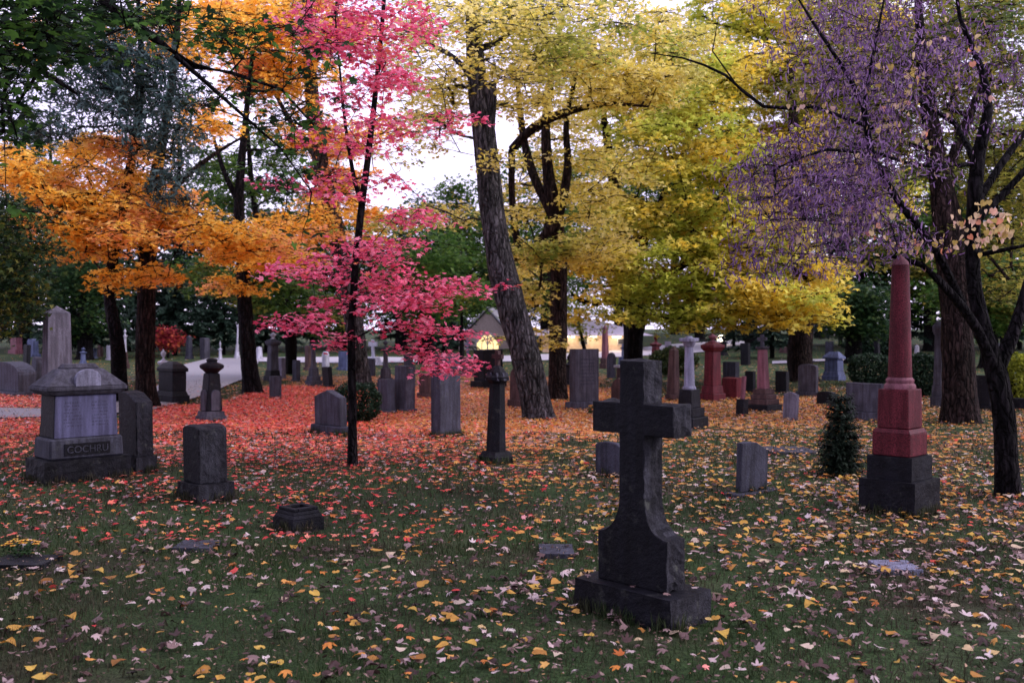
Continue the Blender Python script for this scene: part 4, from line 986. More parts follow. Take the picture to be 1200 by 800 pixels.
# pink maple, slender, nearer than the rest
D = G(413, 546).y
tree('pink_maple', 'slender young maple with vivid pink-red leaves in flat tiers, left of centre', 'tree', G(413, 546),
     [[(413, 546, D, .056), (413, 480, D, .048), (412, 400, D, .044), (416, 320, D, .041), (424, 240, D + .05, .042), (434, 160, D + .1, .036), (443, 80, D + .15, .03), (450, 0, D + .1, .022), (455, -70, D, .012)],
      [(424, 240, D, .03), (416, 215, D + .2, .026), (405, 150, D + .4, .02), (398, 80, D + .5, .013), (392, 10, D + .5, .008)]],
     [(365, 312, 42, 16, D - .9, D + .6, 16, .36), (345, 378, 38, 8, D - .8, D + .5, 13, .3), (385, 365, 30, 16, D - .7, D + .8, 11, .34), (398, 395, 22, 12, D - .5, D + .7, 8, .3), (432, 322, 38, 26, D - .9, D + .9, 20, .38),
      (480, 345, 45, 18, D - 1, D + .8, 22, .38), (535, 332, 32, 10, D - .6, D + .5, 12, .3), (588, 333, 16, 4, D - .2, D + .2, 4, .2), (475, 385, 35, 10, D - .8, D + .6, 12, .3), (515, 425, 36, 12, D - .7, D + .6, 15, .32), (525, 385, 30, 8, D - .3, D + .6, 8, .3), (485, 408, 25, 8, D - .5, D + .2, 7, .28),
      (450, 288, 44, 16, D - .8, D + .9, 16, .36), (490, 250, 26, 15, D - .5, D + .5, 11, .32), (462, 218, 16, 12, D - .3, D + .4, 5, .28), (395, 215, 45, 16, D - .8, D + .6, 12, .3), (425, 150, 50, 26, D - .8, D + .8, 24, .36), (445, 105, 45, 22, D - .8, D + .8, 20, .36),
      (492, 155, 32, 10, D - .4, D + .4, 9, .26), (535, 140, 28, 9, D - .2, D + .5, 8, .24), (568, 138, 16, 6, D, D + .4, 4, .2), (430, 50, 55, 28, D - .8, D + .9, 30, .38), (400, 15, 50, 25, D - .8, D + .9, 20, .38), (475, 20, 35, 20, D - .5, D + .8, 14, .36), (350, 160, 22, 10, D - .5, D + .3, 5, .24), (325, 212, 24, 8, D - .5, D + .2, 6, .24), (345, 30, 25, 25, D - .2, D + .6, 6, .3), (430, -40, 80, 30, D - .8, D + .9, 24, .4)],
     LF['pink'], B_DARK, MAPLE, .095, 72, zmin=1.25, flat=.2, tilt=.5, tip=.0035, flare=.35, rmax=.025, sides=12)
# orange maple (thick brown trunk) left
D = G(172, 478).y
tree('orange_maple', 'broad orange maple with thick brown trunk behind the marble tomb', 'tree', G(172, 478),
     [[(172, 478, D, .216), (170, 430, D, .194), (171, 360, D, .187), (174, 290, D, .180), (178, 240, D, .158), (186, 190, D, .115), (196, 130, D, .086), (205, 60, D, .065), (212, -20, D, .036)],
      [(176, 285, D, .094), (150, 270, D - .5, .072), (120, 245, D - 1.2, .050), (85, 225, D - 2, .029)], [(177, 260, D, .086), (210, 215, D, .065), (245, 185, D + .4, .043), (285, 160, D + .6, .022)]],
     [(110, 262, 55, 38, D - 3, D + 2, 60, .62), (90, 215, 45, 25, D - 3, D + 2, 26, .6), (60, 250, 25, 18, D - 3, D, 14, .5), (165, 320, 45, 10, D - 3, D - .5, 16, .5), (150, 225, 45, 30, D - 2, D + 3, 34, .6), (225, 268, 55, 22, D - 3, D + 1, 40, .6), (205, 235, 30, 25, D - 1, D + 3, 14, .6),
      (285, 283, 45, 20, D - 3, D + .5, 30, .55), (245, 140, 40, 25, D, D + 3, 14, .6), (130, 175, 40, 22, D - 2, D + 3, 22, .6), (95, 175, 30, 16, D - 2, D + 3, 10, .5), (20, 205, 35, 15, D - 4, D - 1, 14, .5), (15, 190, 25, 22, D - 4, D - 1, 16, .5), (50, 235, 30, 25, D - 4, D - 1, 16, .5), (120, 250, 50, 30, D - 4, D - 2, 16, .5), (80, 290, 25, 15, D - 3, D, 8, .5), (30, 60, 40, 40, D, D + 3, 8, .5), (210, 40, 80, 40, D, D + 3, 22, .7)],
     LF['orange'], B_BROWN, STAR, .15, 62, zmin=3.2, flat=.2, tilt=.5, tip=.01)
# second trunk by the path, golden
D = G(295, 461).y
tree('golden_maple', 'maple by the path with dark trunk, orange-gold lower tier and greener top', 'tree', G(296, 461),
     [[(296, 461, D, .240), (291, 420, D, .200), (288, 370, D, .176), (284, 310, D, .160), (280, 250, D, .136), (282, 200, D, .104), (288, 140, D, .072), (296, 60, D, .040)],
      [(281, 240, D, .080), (262, 200, D, .064), (250, 160, D + .4, .032)], [(285, 330, D, .096), (300, 300, D, .080), (330, 280, D, .040)]],
     [(320, 290, 50, 20, D - 3, D + 2, 40, .65), (350, 262, 40, 18, D - 2, D + 2, 22, .6), (275, 335, 30, 12, D - 2, D + 1, 12, .5), (385, 250, 45, 30, D, D + 3, 22, .65), (330, 90, 60, 50, D, D + 3, 36, .7), (300, 20, 70, 30, D, D + 3, 26, .7), (360, 150, 40, 30, D, D + 3, 14, .6)],
     LF['orange'], B_DARK, STAR, .16, 60, zmin=3.2, flat=.2, tip=.01)
tree('green_maple', 'sparse green tree with thin dark trunk behind the golden maple', 'tree', G(340, 437),
     [[(340, 437, G(340, 437).y, .2), (338, 380, 32, .18), (300, 250, 32, .1), (290, 150, 32, .05)]],
     [(265, 205, 30, 40, 29, 34, 16, .8), (310, 190, 30, 50, 29, 34, 18, .8), (330, 340, 50, 28, 29, 34, 40, .8), (385, 370, 30, 25, 29, 34, 20, .7), (240, 320, 40, 25, 30, 34, 20, .8), (380, 215, 30, 40, 29, 34, 10, .7)],
     LF['green'], B_DARK, STAR, .2, 60, zmin=3.5, tip=.012)
# grey sloping double trunk
D = G(423, 456).y
tree('grey_maple', 'tall grey-barked maple sloping left behind the pink maple', 'tree', G(423, 456),
     [[(423, 456, D, .315), (420, 420, D, .255), (412, 360, D, .232), (400, 300, D, .225), (385, 230, D, .210), (374, 180, D, .203), (365, 110, D, .180), (362, 40, D, .150), (358, -40, D, .105)],
      [(392, 268, D, .120), (384, 230, D + .5, .105), (372, 170, D + .8, .075)], [(376, 190, D, .105), (345, 150, D, .075), (320, 105, D, .045)], [(364, 80, D, .105), (390, 30, D, .075), (400, -30, D, .053)]],
     [(350, 30, 70, 45, D - 2, D + 3, 36, .9), (410, 190, 40, 50, D - 1, D + 3, 18, .7), (450, 160, 30, 30, D, D + 3, 8, .6), (300, 70, 40, 40, D - 2, D + 2, 18, .8), (250, 40, 45, 50, D - 2, D + 2, 18, .8), (430, 260, 30, 25, D, D + 2, 12, .6)],
     LF['orange'], B_GREY, STAR, .19, 55, zmin=6, tip=.014, rmax=.1)
# leaning grey trunk, yellow crown
D = G(632, 491).y
tree('leaning_maple', 'tall leaning grey trunk with yellow crown, centre', 'tree', G(632, 491),
     [[(633, 491, D, .265), (627, 465, D, .255), (617, 420, D, .254), (602, 370, D, .244), (589, 320, D, .240), (579, 260, D, .226), (573, 210, D, .216), (567, 160, D, .207), (560, 100, D, .169), (555, 40, D, .141), (552, -30, D, .113), (550, -90, D, .066)],
      [(568, 165, D, .141), (572, 130, D, .141), (573, 98, D, .132)], [(556, 60, D, .066), (590, 45, D, .047), (620, 20, D, .028)], [(561, 105, D, .056), (535, 70, D, .047), (490, 45, D + .5, .028)]],
     [(500, 75, 42, 35, D - 2, D + 2, 26, .5), (520, 125, 38, 28, D - 1, D + 3, 20, .45), (505, 20, 50, 28, D - 2, D + 3, 20, .6), (620, 60, 60, 45, D - 2, D + 3, 42, .65), (600, 10, 70, 30, D - 2, D + 3, 36, .7), (575, 185, 22, 12, D - .8, D - .2, 9, .35), (680, 30, 70, 40, D - 1, D + 4, 36, .7), (605, 110, 40, 35, D, D + 3, 20, .6), (470, 180, 40, 14, D, D + 3, 8, .4), (515, 155, 38, 22, D, D + 3, 14, .45), (505, 110, 45, 25, D, D + 3, 16, .5), (470, 60, 30, 40, D, D + 3, 12, .5), (520, 250, 42, 12, D, D + 4, 18, .55), (460, 262, 35, 10, D, D + 4, 10, .5)],
     LF['yellow'], B_GREY, MAPLE_S, .12, 62, zmin=3.3, tip=.007, flare=.3, rmax=.06)
# brown forked trunk behind
D = G(655, 469).y
tree('brown_maple', 'thick brown forked maple, second trunk right of the leaning one, with hanging yellow-green leaves', 'tree', G(654, 469),
     [[(654, 469, D, .224), (653, 420, D, .204), (655, 340, D, .197), (654, 290, D, .190), (648, 240, D, .170), (642, 200, D, .129), (640, 140, D, .095), (650, 70, D, .068), (665, -10, D, .034)],
      [(650, 255, D, .136), (625, 205, D + .3, .102), (612, 150, D + .6, .082), (605, 80, D + .6, .041)], [(653, 262, D, .116), (665, 200, D - .3, .095), (664, 140, D - .5, .061), (680, 70, D - .5, .034)],
      [(600, 175, D - .8, .095), (625, 150, D - 1.2, .102), (660, 133, D - 1.5, .082), (710, 122, D - 1.8, .048), (760, 125, D - 2, .020)], [(606, 285, D - .5, .082), (600, 230, D - .6, .075), (600, 175, D - .8, .082)], [(648, 262, D - .2, .136), (625, 290, D - .3, .082), (606, 285, D - .5, .068)]],
     [(640, 300, 40, 14, D - 3, D - 1, 22, .5), (620, 345, 22, 22, D - 3, D - 1, 14, .4), (652, 400, 10, 10, D - 2, D - 1, 5, .25), (632, 385, 12, 25, D - 2.5, D - 1, 8, .3), (700, 90, 80, 45, D - 3, D + 3, 50, .75), (760, 60, 80, 50, D - 3, D + 3, 46, .75), (720, 200, 40, 40, D - 2, D + 2, 22, .6), (690, 290, 45, 20, D - 3, D, 26, .55), (590, 268, 8, 5, D - 3, D - 2, 3, .25), (620, 215, 30, 40, D + 1, D + 3, 18, .6), (660, 180, 35, 50, D, D + 3, 26, .7), (610, 330, 20, 25, D + 1, D + 3, 10, .5), (690, 240, 30, 30, D - 2, D + 2, 18, .6), (600, 255, 30, 14, D - 3, D - 1, 8, .4), (395 + 5, 270, 5, 5, D, D + 1, 1, .3), (402 + 180, 397 - 0, 4, 3, D - 4, D - 3.6, 2, .25)],
     LF['yellow'], B_BROWN, STAR, .145, 60, zmin=2.6, tip=.009, rmax=.06)
# wide dark tree, drooping gold foliage
D = G(742, 447).y
tree('golden_maple', 'wide low-branching maple with golden drooping foliage above the large cross', 'tree', G(742, 447),
     [[(742, 447, D, .320), (742, 400, D, .288), (744, 370, D, .320), (740, 335, D, .240), (735, 300, D, .224), (725, 250, D, .192), (715, 190, D, .136), (705, 120, D, .080)],
      [(744, 368, D, .200), (760, 345, D, .160), (800, 310, D - 1, .112), (850, 280, D - 1.5, .064)], [(738, 345, D, .160), (715, 352, D - 1, .112), (690, 355, D - 1.5, .080), (670, 345, D - 2, .040)],
      [(733, 290, D, .160), (765, 262, D - .5, .160), (745, 235, D - 1, .128), (710, 232, D - 1.5, .080)], [(738, 330, D, .144), (760, 270, D, .112), (790, 200, D, .080), (820, 140, D, .040)]],
     [(700, 300, 55, 18, D - 5, D - 1, 33, .7), (740, 345, 45, 14, D - 5, D - 1, 20, .6), (790, 320, 55, 45, D - 5, D, 60, .75), (800, 372, 60, 13, D - 5, D - 2, 25, .6), (850, 335, 45, 45, D - 5, D, 43, .75), (862, 372, 18, 12, D - 5, D - 2, 5, .5), (830, 260, 60, 40, D - 4, D + 2, 50, .85), (760, 240, 60, 35, D - 4, D + 2, 31, .8), (770, 170, 80, 45, D - 4, D + 3, 54, .9), (840, 170, 50, 55, D - 4, D + 3, 40, .9), (700, 372, 30, 8, D - 5, D - 2, 7, .5), (820, 80, 70, 45, D - 3, D + 4, 38, .95), (740, 120, 70, 40, D - 3, D + 3, 28, .9)],
     LF['gold'], B_DARK, STAR, .2, 62, zmin=3.4, tip=.014, rmax=.12)
# wide trunk further right, gold foliage towards the purple tree
D = G(940, 447).y
tree('yellow_maple', 'very wide far trunk with yellow foliage, left of the red obelisk', 'tree', G(940, 447),
     [[(940, 447, D, .400), (938, 410, D, .360), (940, 370, D, .336), (940, 320, D, .280), (935, 250, D, .240), (930, 150, D, .160), (925, 60, D, .080)],
      [(938, 390, D, .160), (915, 360, D, .112), (880, 330, D, .064)], [(940, 380, D, .160), (975, 345, D, .112), (1005, 310, D, .064)]],
     [(925, 350, 45, 28, D - 5, D - 1, 52, .75), (905, 290, 50, 40, D - 4, D + 2, 40, .85), (900, 190, 60, 60, D - 2, D + 4, 46, .95), (960, 320, 28, 20, D - 3, D, 14, .7), (960, 130, 90, 60, D, D + 4, 44, 1.), (930, 60, 60, 40, D, D + 4, 26, .9), (880, 10, 80, 40, D, D + 4, 36, .9), (930, 100, 60, 50, D, D + 4, 26, .9), (1010, 200, 60, 60, D, D + 4, 30, .9), (1020, 40, 80, 60, D, D + 4, 34, 1.)],
     LF['gold'], B_BROWN, STAR, .21, 56, zmin=3.5, tip=.014, rmax=.12)
# big trunk right
D = G(1126, 495).y
tree('big_trunk_tree', 'thick rough-barked trunk with yellow-green leaves standing behind the purple tree', 'tree', G(1126, 495),
     [[(1126, 495, D, .304), (1124, 450, D, .276), (1120, 380, D, .258), (1115, 310, D, .248), (1108, 250, D, .230), (1100, 200, D, .184), (1090, 140, D, .138), (1080, 60, D, .092), (1075, -20, D, .055)],
      [(1112, 300, D, .129), (1150, 250, D, .092), (1190, 215, D, .064)], [(1105, 215, D, .110), (1130, 150, D, .083), (1160, 80, D, .046)]],
     [(1150, 290, 45, 30, D, D + 3, 24, .6), (1060, 180, 70, 50, D, D + 3, 28, .7), (1140, 180, 60, 60, D, D + 4, 34, .7), (1000, 90, 90, 50, D, D + 4, 34, .8), (1120, 60, 80, 50, D, D + 4, 34, .8), (1180, 330, 25, 30, D, D + 3, 12, .6), (1045, 290, 40, 25, D, D + 3, 10, .6), (1060, 0, 110, 50, D, D + 4, 40, .85), (1180, 30, 60, 60, D, D + 4, 30, .8), (1190, 130, 40, 60, D, D + 4, 24, .8), (1190, 240, 30, 40, D, D + 3, 16, .7), (1060, 110, 60, 50, D, D + 4, 26, .8)],
     leafmat('olive yellow leaves', [(0, (.12, .15, .03)), (.5, (.3, .3, .05)), (1, (.5, .42, .08))], .45, patch=[(0, (.05, .1, .03)), (1, (.15, .2, .05))], patch_scale=.4), B_BROWN, STAR, .13, 55, zmin=3.4, tip=.009, rmax=.06)
# purple-podded tree in the right foreground
D = G(1183, 581).y
tree('redbud_tree', 'dark forked tree with hanging purple seed pods, right foreground', 'tree', G(1183, 581),
     [[(1184, 581, D, .110), (1180, 540, D, .101), (1177, 490, D, .099), (1168, 440, D, .101), (1155, 395, D, .075), (1142, 340, D, .066), (1140, 280, D, .066), (1143, 220, D - .1, .066), (1147, 180, D - .1, .062), (1158, 130, D - .2, .044), (1150, 80, D - .2, .031), (1125, 20, D - .3, .019), (1118, -40, D - .3, .011)],
      [(1170, 445, D, .062), (1145, 385, D - .15, .048), (1115, 345, D - .3, .040), (1080, 310, D - .5, .031), (1045, 300, D - .6, .018)],
      [(1168, 435, D, .075), (1188, 390, D, .062), (1206, 330, D, .053), (1230, 250, D, .044), (1250, 150, D, .026)],
      [(1128, 355, D - .2, .040), (1095, 290, D - .5, .035), (1060, 245, D - .7, .033), (1022, 183, D - .9, .030), (1012, 125, D - 1, .025), (985, 75, D - 1.1, .018), (955, 30, D - 1.2, .012), (930, -10, D - 1.2, .007)],
      [(1012, 125, D - 1, .018), (1022, 70, D - 1, .013), (1036, 0, D - 1, .009)],
      [(1146, 200, D - .1, .035), (1120, 145, D + .2, .026), (1080, 120, D + .3, .019), (1030, 90, D + .4, .012)],
      [(1143, 240, D, .040), (1175, 190, D + .1, .035), (1205, 150, D + .2, .026), (1240, 100, D + .2, .018)],
      [(1141, 262, D, .035), (1175, 228, D, .031), (1210, 190, D, .026)],
      [(1146, 190, D, .026), (1110, 195, D - .4, .019), (1060, 190, D - .6, .016), (1000, 168, D - .8, .009)],
      [(1140, 300, D, .026), (1180, 292, D - .3, .019), (1215, 285, D - .4, .013)],
      [(1022, 183, D - .9, .016), (970, 175, D - 1.2, .012), (915, 195, D - 1.4, .007)],
      [(955, 125, D + .2, .014), (895, 125, D + .3, .018), (850, 88, D + .4, .015), (800, 68, D + .4, .009), (760, 62, D + .5, .004)], [(1022, 150, D - .8, .018), (955, 125, D + .2, .014)],
      [(862, 98, D + .4, .009), (835, 60, D + .4, .007), (842, 20, D + .4, .004)]],
     [(955, 180, 70, 32, D - 1.8, D + .4, 60, .3), (895, 200, 48, 18, D - 1.6, D, 28, .26), (955, 240, 80, 34, D - 1.8, D + .3, 80, .3), (930, 285, 65, 28, D - 1.6, D + .2, 44, .28), (1030, 200, 60, 40, D - 1.6, D, 30, .28), (1010, 245, 55, 30, D - 1.6, D + .3, 34, .3), (1000, 120, 70, 45, D - 1.6, D + .6, 44, .32), (960, 60, 60, 40, D - 1.6, D + .6, 26, .32), (1060, 60, 80, 45, D - 1.5, D + .8, 40, .34), (1150, 60, 60, 50, D - 1, D + .8, 26, .34), (1080, 150, 60, 40, D - 1.2, D + .6, 22, .3), (1060, 285, 45, 12, D - 1.4, D - .2, 14, .24), (980, 20, 100, 30, D - 1.2, D + .8, 30, .34), (1050, -20, 120, 30, D - 1.2, D + .8, 30, .36), (870, 315, 35, 8, D - 1.2, D - .2, 6, .2), (1180, 130, 30, 60, D - .5, D + .8, 12, .3)],
     LF['pod'], B_DARK, POD, .055, 98, zmin=1.1, flat=.5, tilt=.8, tip=.0026, rmax=.012, hang=True, flare=.35, crown='seed_pods')
rb = [o for o in bpy.data.objects if o.name.startswith('redbud_tree')][0]
T = area_targets([(1148, 262, 42, 15, D - .9, D - .5, 13, .13), (1000, 150, 120, 80, D - 1.4, D + .4, 20, .25), (1100, 90, 90, 70, D - 1.2, D + .6, 16, .25), (1110, 290, 70, 10, D - 1, D - .4, 12, .15), (950, 265, 90, 30, D - 1.4, D, 18, .2), (1180, 275, 16, 8, D - .8, D - .5, 8, .1)])
Cn = np.concatenate([np.array(tuple(p - rb.location)) + rng.normal(0, 1, (4, 3)) * .35 * r for p, r in T])
scatter('leaves', Cn, rng.uniform(.04, .07, len(Cn)), HEART, LF['heart'], rb, .5, True, curl=.3)
# overhanging broadleaf at upper left, trunk off to the left
tree('overhanging_tree', 'dark green broadleaf branches reaching in over the upper left', 'tree', (-4.9, 6.3, 0),
     [[(-320, 700, 6.3, .2), (-310, 400, 6.3, .18), (-300, 100, 6.3, .15), (-290, -200, 6.3, .12)],
      [(-300, 0, 6.3, .08), (-100, -60, 6.6, .06), (60, -40, 6.9, .045), (125, 5, 7, .036), (180, 45, 7.1, .03), (228, 78, 7.2, .024), (270, 85, 7.4, .015), (330, 105, 7.6, .01), (370, 150, 7.8, .006)],
      [(205, 65, 7.1, .018), (245, 100, 7.2, .014), (290, 140, 7.3, .01), (330, 175, 7.5, .007), (365, 225, 7.7, .004)],
      [(-300, 100, 6.3, .06), (-120, 40, 6.5, .045), (0, 60, 6.7, .03), (60, 90, 6.8, .02), (90, 110, 7, .01)]],
     [(20, 30, 60, 50, 5.2, 7.2, 80, .3), (95, 30, 60, 40, 5.4, 7.4, 40, .28), (-650, 0, 600, 300, 4, 8, 260, .6), (-200, 150, 130, 200, 5, 8, 120, .5), (-20, 100, 40, 50, 5.2, 7.2, 34, .3), (90, 5, 60, 18, 5.5, 7.5, 18, .26), (8, 150, 16, 40, 5.6, 7.2, 12, .22), (170, 15, 60, 15, 6.5, 7.8, 25, .22), (230, 30, 60, 22, 6.8, 8, 28, .22), (300, 50, 60, 25, 6.8, 8.2, 28, .2), (270, 110, 45, 22, 6.8, 8, 25, .2), (330, 140, 40, 25, 7, 8.2, 25, .2), (330, 200, 40, 30, 7, 8.2, 21, .2), (345, 265, 20, 25, 7.2, 8, 5, .16), (360, 60, 40, 40, 7, 8.4, 21, .2), (390, 120, 15, 40, 7.2, 8.4, 5, .16), (10, 240, 12, 8, 5.8, 6.2, 2, .15), (-60, -60, 200, 40, 4.6, 8, 60, .4), (250, -60, 200, 30, 5, 9, 50, .4)],  # large sprays left of the view were added to the crown for shade
     leafmat('dark leaves overhead', [(0, (.012, .03, .012)), (.5, (.025, .06, .018)), (.75, (.07, .16, .03)), (1, (.12, .24, .04))], .45), B_DARK, MAPLE, .1, 34, zmin=1.0, flat=.35, tilt=.6, tip=.003, rmax=.03, flare=.4)
# blue-green pine between the orange maples
D = 17.5
tree('pine_tree', 'blue-green pine with ragged boughs rising through the orange maples, upper left', 'tree', G(140, 470),
     [[(140, 470, G(140, 470).y, .2), (137, 400, 20, .136), (128, 340, 20, .104), (140, 260, 19.5, .096), (160, 150, 19, .080), (165, 60, 18.5, .056), (160, -20, 18, .032)]],
     [(160, 90, 60, 45, 17, 20, 50, .5), (190, 150, 40, 40, 17, 20, 26, .45), (110, 120, 40, 35, 17, 20, 22, .45), (60, 150, 30, 20, 17, 19, 8, .4), (200, 215, 30, 25, 17, 20, 14, .4), (120, 40, 80, 35, 17, 20, 26, .5), (80, 60, 40, 40, 17, 20, 16, .4), (30, 100, 40, 50, 17, 20, 16, .5)],
     LF['pine'], B_DARK, NEEDLE * np.array([1.3, 1, 1]), .13, 110, zmin=3.5, flat=.4, tilt=1.2, tip=.008)
# dark green conifer boughs at the left edge
tree('yew_tree', 'dense dark yew with orange-flecked boughs at the left edge', 'tree', (-8.3, 14.5, 0),
     [[(-70, 515, 14.5, .2), (-68, 420, 14.5, .18), (-64, 250, 14.5, .12), (-60, 120, 14.5, .06)]],
     [(0, 290, 60, 65, 12.5, 16, 95, .45), (4, 360, 34, 34, 12.5, 15.5, 44, .36), (-40, 330, 40, 80, 12.5, 15.5, 60, .45), (20, 250, 30, 12, 12.8, 15, 6, .3)],
     leafmat('yew leaves', [(0, (.008, .022, .008)), (.55, (.02, .05, .015)), (.85, (.08, .1, .015)), (1, (.2, .17, .03))], .3, patch=[(0, (.4, .12, .02)), (1, (.6, .22, .03))], patch_scale=1.3, pr=(.68, .74)), B_DARK, STAR, .1, 90, zmin=1.2, flat=.35, tilt=.8, tip=.006)
# dark leaning trunk left is the pine's; thin small tree before the hall
wild_tree('small_tree', 'small thin curved tree in front of the lit hall', 'tree', 688, 34, 345, 36, LF['ygreen'], B_DARK, .09, 34, .45, 46, .13, low=.45, lean=-.25)
# background tree line
WT = [
 (30, 62, 120, 110, 'dgreen', .12, 'dark tree with big rounded crown at the far left edge'), (100, 50, 250, 60, 'dgreen', .1, 'dark low tree behind the tall grey obelisk'), (470, 66, 225, 70, 'dgreen', .12, 'dark tree showing through the pink leaves right of the maple trunk'), (535, 70, 212, 34, 'green', .1, 'tree whose green top pokes into the sky gap'),
 (500, 45, 262, 56, 'green', .22, 'green and gold tree left of the leaning trunk'), (640, 62, 170, 80, 'green', .12, 'green tree behind the forked brown trunk'), (585, 75, 240, 60, 'dgreen', .1, 'dark tree rising behind the chapel'), (725, 75, 160, 90, 'green', .3, 'green tree over the roof of the long hall'), (820, 72, 150, 80, 'green', .3, 'green tree beyond the white column'),
 (880, 60, 210, 55, 'dgreen', .15, 'dark tree behind the stepped brown monument'), (1010, 62, 190, 75, 'dgreen', .12, 'dark tree just left of the red obelisk tip'), (1090, 58, 200, 70, 'green', .1, 'green tree just right of the red obelisk tip'), (1180, 55, 170, 80, 'dgreen', .1, 'dark tree at the far right edge'), (1000, 45, 330, 40, 'dgreen', .3, 'small dark tree over the clipped hedge'), (1160, 40, 300, 60, 'green', .25, 'green tree seen through the fork of the purple tree'),
 (300, 68, 215, 90, 'dgreen', .1, 'dark tree behind the end of the lane'), (400, 72, 260, 70, 'green', .1, 'green tree beyond the grey sloping trunk'), (960, 80, 30, 130, 'green', .2, 'tall green tree above the lit house'), (1120, 78, -20, 150, 'green', .2, 'tallest green tree, upper right behind the purple pods'), (210, 75, 120, 90, 'dgreen', .1, 'tall dark tree behind the orange maple'),
 (60, 84, 100, 120, 'dgreen', .08, 'farthest tall dark tree at upper left'), (660, 90, 240, 110, 'dgreen', .1, 'dark tree low behind the hall'), (370, 88, 150, 60, 'green', .1, 'tall green tree behind the golden maple'), (790, 92, 60, 150, 'green', .15, 'tall pale green tree behind the golden drooping maple'), (530, 92, 290, 70, 'dgreen', .05, 'low dark tree left of the chapel'), (910, 95, 200, 100, 'dgreen', .05, 'dark tree right of the yellow maple'), (600, 98, 300, 80, 'dgreen', .02, 'low dark tree behind the forked brown trunk base'), (810, 104, 300, 90, 'dgreen', .02, 'low dark tree beyond the bright lamp')]
for px, D, top, hw, lk, low, lab in WT:
    g_ = lk == 'green'
    wild_tree('background_tree', lab, 'tree', px, D, top, hw, LF[lk], B_DARK, .4, 110, 1.3 if D > 50 else .9, 75, .38 if D > 50 else .26, group='trees of the far tree line', low=low)
cf = None
for i, (px, D, H_) in enumerate([(105, 52, 8.5), (75, 60, 9), (150, 64, 11), (205, 56, 8.5), (240, 66, 10.5), (262, 58, 7), (312, 62, 9), (180, 72, 12), (20, 70, 11), (520, 58, 6.2), (475, 72, 9.5), (905, 50, 7.5), (985, 66, 9), (1060, 60, 9.5), (1130, 64, 11), (1195, 60, 10), (860, 64, 6.5), (365, 74, 9)]):
    p = P(px, 400, D); b_ = (p.x, p.y, gz(p.x, p.y))
    if cf is None:
        cf = conifer('spruce', 'dark spruce in the shaded tree line behind the graves', 'tree', b_, 10, 2.9, LF['spruce'], 'dark spruces in the far tree line', first=1.2, nl=.42); o = cf
    else: o = copy_tree(cf); o.location = b_
    o.rotation_euler = (0, 0, i * 1.3); k_ = H_ / 10; o.scale = (k_ * 1.05, k_ * 1.05, k_)
# small dwarf spruce by the obelisk
b_ = G(985, 557)
conifer('dwarf_spruce', 'little cone-shaped dwarf spruce in the grass left of the red obelisk', 'shrub', b_, .86, .155, leafmat('dwarf spruce needles', [(0, (.004, .01, .006)), (1, (.018, .032, .018))], .1), first=.02, r=.02, dens=3.4, nl=.042)
# red and pink far shrubs
wild_tree('red_bush', 'low crimson and orange bush under the dark spruces by the lane', 'shrub', 197, 52, 384, 15, leafmat('crimson leaves', [(0, (.16, .01, .03)), (.6, (.36, .03, .05)), (1, (.6, .16, .05))], .4), B_DARK, .06, 22, .5, 70, .2, low=.25)
# hedges and shrubs
def hs(px0, px1, pb, pt, label, m_, name='clipped_shrub', ratio=.7, **k_):
    c = G((px0 + px1) / 2, pb); wd = (px1 - px0) / F * c.y; h = CAMH + ray(600, pt).z * c.y - c.z
    return shrub(name, label, 'shrub', (c.x, c.y + wd * ratio / 2, c.z), wd / 2, wd * ratio / 2, h, m_, **k_)
hs(388, 443, 497, 451, 'round dark clipped shrub behind the low peaked gravestone', LF['hedge'], ls=.05, n=6000)
hs(1001, 1052, 452, 416, 'dark rounded hedge left of the red obelisk base', LF['hedge'], ls=.08)
hs(1063, 1106, 466, 416, 'dark rounded hedge right of the red obelisk base', LF['hedge'], ls=.08)
hs(1177, 1225, 478, 416, 'bright yellow-green bush at the right edge', LF['ygreen'], ls=.08, box=.1)
hs(764, 822, 442, 407, 'spreading olive-green yew behind the slim brown and white obelisk', leafmat('olive yew', [(0, (.02, .04, .012)), (1, (.09, .12, .03))], .3), ls=.1, box=.1)
hs(1000, 1062, 418, 386, 'long flat-topped dark hedge far behind the red obelisk', LF['hedge'], name='long_hedge', ls=.2, box=1)

for x, y, rr_ in ((-10.5, 1.5, 5.2), (-6, -7, 5.5), (2.5, -10, 5.5), (3.5, -16, 6)):  # unseen trees, added left of and behind the camera to shade the foreground
    b_ = Vector((x, y, 0)); root = empty('added_shade_tree', b_, 0, 'unseen green tree added out of view to shade the left foreground', 'tree', 'trees added out of view for shade')
    tb = MB(); pp, r2 = smooth_path([Vector((0, 0, -.1)), Vector((.1, 0, 3)), Vector((0, .2, 8))], [.3, .24, .08], .3); tube(tb, pp, r2, 10, .15, x, .5); tb.build('trunk', B_DARK, root, True)
    T = crown_targets(0, 0, 5.6, rr_, rr_, 4.2, 130, 1.); g = grow([pp], [q for q, _ in T], 1.5, tip=.012); g.build('branches', B_DARK, root)
    Cn = np.concatenate([np.array(tuple(q)) + rng.normal(0, .6, (60, 3)) for q, _ in T]); scatter('crown', Cn, rng.uniform(.25, .4, len(Cn)), STAR, LF['dgreen'], root, .6)

wild_tree('small_tree', 'low-hung green and olive foliage of a young tree just in front of the chapel gable', 'tree', 541, 42, 330, 40, LF['green'], B_DARK, .12, 40, .7, 50, .2, low=.62)

